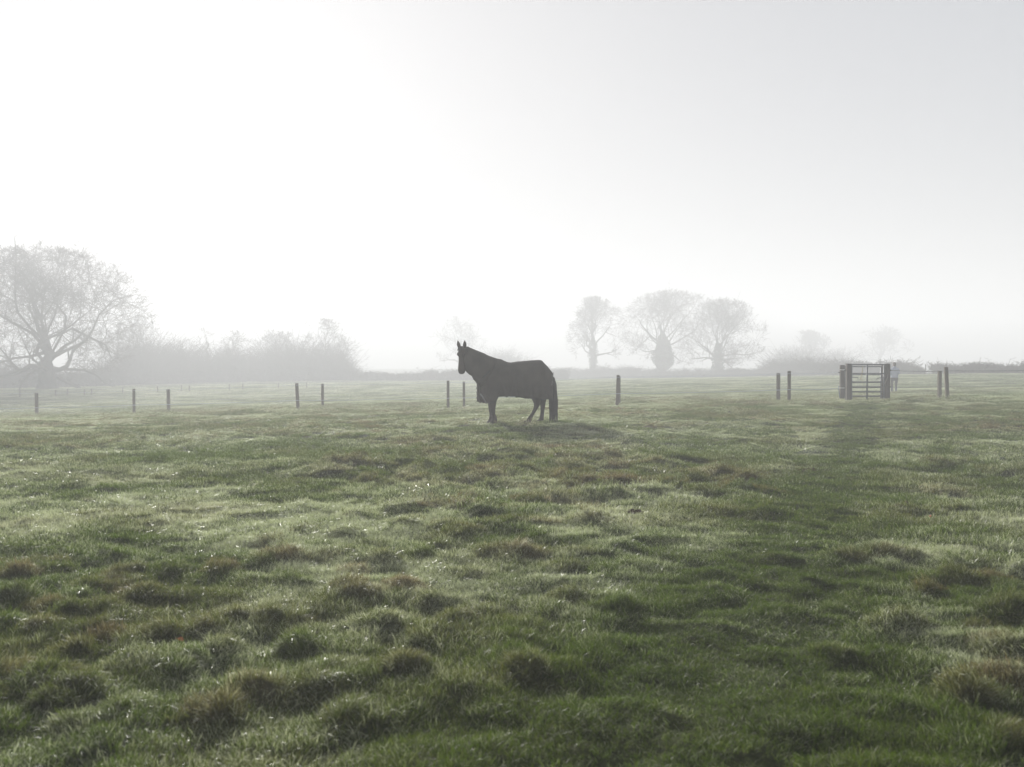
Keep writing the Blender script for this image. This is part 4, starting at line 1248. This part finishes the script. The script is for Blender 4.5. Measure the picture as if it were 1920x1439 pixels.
# ------------------------------------------------------------------ the walking person
PD = 52.0
PSC = 6.857 * FPX / PD
pb = W(Z(930), ZY(574), PD)
pg = float(ground_z(np.array(pb[0]), np.array(pb[1])))
person = empty('person', (pb[0], pb[1], pg))
def pp_(zx, zy, y=0.0): return np.array([(zx - 932) / PSC, y, (574 - zy) / PSC])
B = MB()
# torso, neck, head (the person walks away: back to the camera, +y is forward)
B.loft([ell(pp_(x, z, yy), XF, a, YL, b, 18) for x, z, yy, a, b in ((940, 405, 0, .16, .11), (940, 390, 0, .17, .12), (940, 350, .0, .15, .105), (940, 310, .0, .17, .11), (941, 280, .01, .17, .10), (941, 262, .02, .13, .075),
                                                                  (942, 250, .03, .06, .055), (942, 240, .035, .052, .055), (942, 232, .04, .055, .065))])
B.loft([ell(pp_(942, z, .045), XF, a, YL, b, 16) for z, a, b in ((246, .035, .05), (240, .055, .075), (228, .072, .092), (216, .078, .098), (205, .07, .088), (198, .045, .055), (196, .01, .01))])
for s in (-1, 1):   # ears, nose on the far side
    B.loft([ell(pp_(942, 224, .045) + np.array([s * .078, 0, k]), XF, .012 * q, YL, .022 * q, 8) for k, q in ((-.03, .3), (0, 1), (.03, .4))])
B.loft([ell(pp_(942, 224, .14) + np.array([0, 0, k]), XF, .014 * q, YL, .02 * q, 8) for k, q in ((-.02, 1), (.005, .8), (.03, .3))])
def limb(P, rad, mb_=None, sides=12): (mb_ or B).tube(P, rad, sides)
armR = [pp_(985, 275, .01), pp_(996, 335, -.03), pp_(975, 372, .17)]
armL = [pp_(898, 275, .01), pp_(890, 335, -.03), pp_(905, 372, .17)]
for A in (armL, armR):
    limb(A, [.055, .045, .032]); w_ = A[2]
    dr = unit(A[2] - A[1])
    B.loft([ell(w_ + dr * k, XF, .022 * q, ZU, .038 * q, 10) for k, q in ((-.01, .8), (.03, 1.0), (.08, 1.05), (.10, .8))])
    for f_, (off, ln) in enumerate(((.032, .065), (.011, .078), (-.011, .074), (-.031, .058))):
        b0 = w_ + dr * .085 + ZU * off
        B.tube([b0 - dr * .02, b0 + dr * ln * .5, b0 + dr * ln * .8 + np.array([0, 0, -.0]) + XF * (.025 if A is armL else -.025)], [.0095, .009, .007], 7)
    B.tube([w_ + dr * .02 + ZU * .03, w_ + dr * .06 + ZU * .06, w_ + dr * .095 + ZU * .065], [.012, .011, .008], 7)
legs = ([pp_(914, 400, 0), pp_(910, 470, .03), pp_(908, 535, -.02), pp_(907, 566, -.01)], [pp_(966, 400, 0), pp_(962, 470, .0), pp_(957, 535, -.06), pp_(956, 566, -.05)])
for P in legs: limb(P, [.085, .058, .045, .04])
fuse(B, 'body', M_skin, person, .009, 2)
J = MB()
J.loft([ell(pp_(x, z, yy), XF, a, YL, b, 24, 2.3) for x, z, yy, a, b in ((940, 393, 0, .205, .15), (940, 388, 0, .21, .155), (940, 360, 0, .20, .15), (940, 320, 0, .20, .145), (941, 290, .0, .20, .135), (941, 272, .01, .175, .115),
                                                                       (941, 260, .02, .12, .085), (942, 250, .03, .078, .07), (942, 245, .03, .072, .068))])
for A in (armL, armR): J.tube([A[0] + np.array([-.02 if A is armR else .02, 0, .02]), A[0], (A[0] + A[1]) / 2, A[1], A[1] * .6 + A[2] * .4, A[2]], [.07, .078, .068, .066, .056, .046], 12)
fuse(J, 'jacket', M_jacket, person, .012, 4)
Tm = MB()
Tm.loft([ell(pp_(940, z, 0), XF, a, YL, b, 20, 2.3) for z, a, b in ((384, .19, .13), (395, .20, .14), (408, .205, .145), (425, .19, .13), (432, .15, .1))])
for P in legs: Tm.tube([P[0] + np.array([0, 0, .02]), P[0] * .5 + P[1] * .5, P[1], P[1] * .5 + P[2] * .5, P[2]], [.105, .088, .072, .062, .056], 14)
fuse(Tm, 'trousers', M_trouser, person, .012, 4)
for P in legs:
    m = MB(); m.tube([P[1] * .35 + P[2] * .65, P[2], P[3] + np.array([0, 0, .02])], [.07, .062, .055], 14)
    c = P[3]; m.loft([ell(np.array([c[0], c[1] + k, .045]), XF, a, ZU, b, 12) for k, a, b in ((-.08, .025, .03), (-.06, .045, .05), (.0, .05, .055), (.1, .05, .045), (.16, .042, .035), (.19, .02, .02))])
    o = fuse(m, 'boot', M_boot, person, .012, 3)
m = MB()
m.loft([ell(pp_(942, z, y_), XF, a, YL, b, 16) for z, y_, a, b in ((243, .0, .05, .04), (235, .005, .074, .068), (225, .015, .088, .088), (213, .03, .092, .105), (203, .04, .082, .098), (196, .045, .055, .065), (193, .045, .012, .015))])
m.loft([ell(pp_(942, z, -.085), XF, a, YL, a * .8, 12) for z, a in ((222, .012), (218, .04), (212, .05), (206, .042), (202, .014))])
fuse(m, 'hair', M_brownhair, person, .012, 3)
tag(person, 'person in a pale jacket and brown trousers walking away beside the gate', 'person')
print('done', round(time.time() - T0, 1))
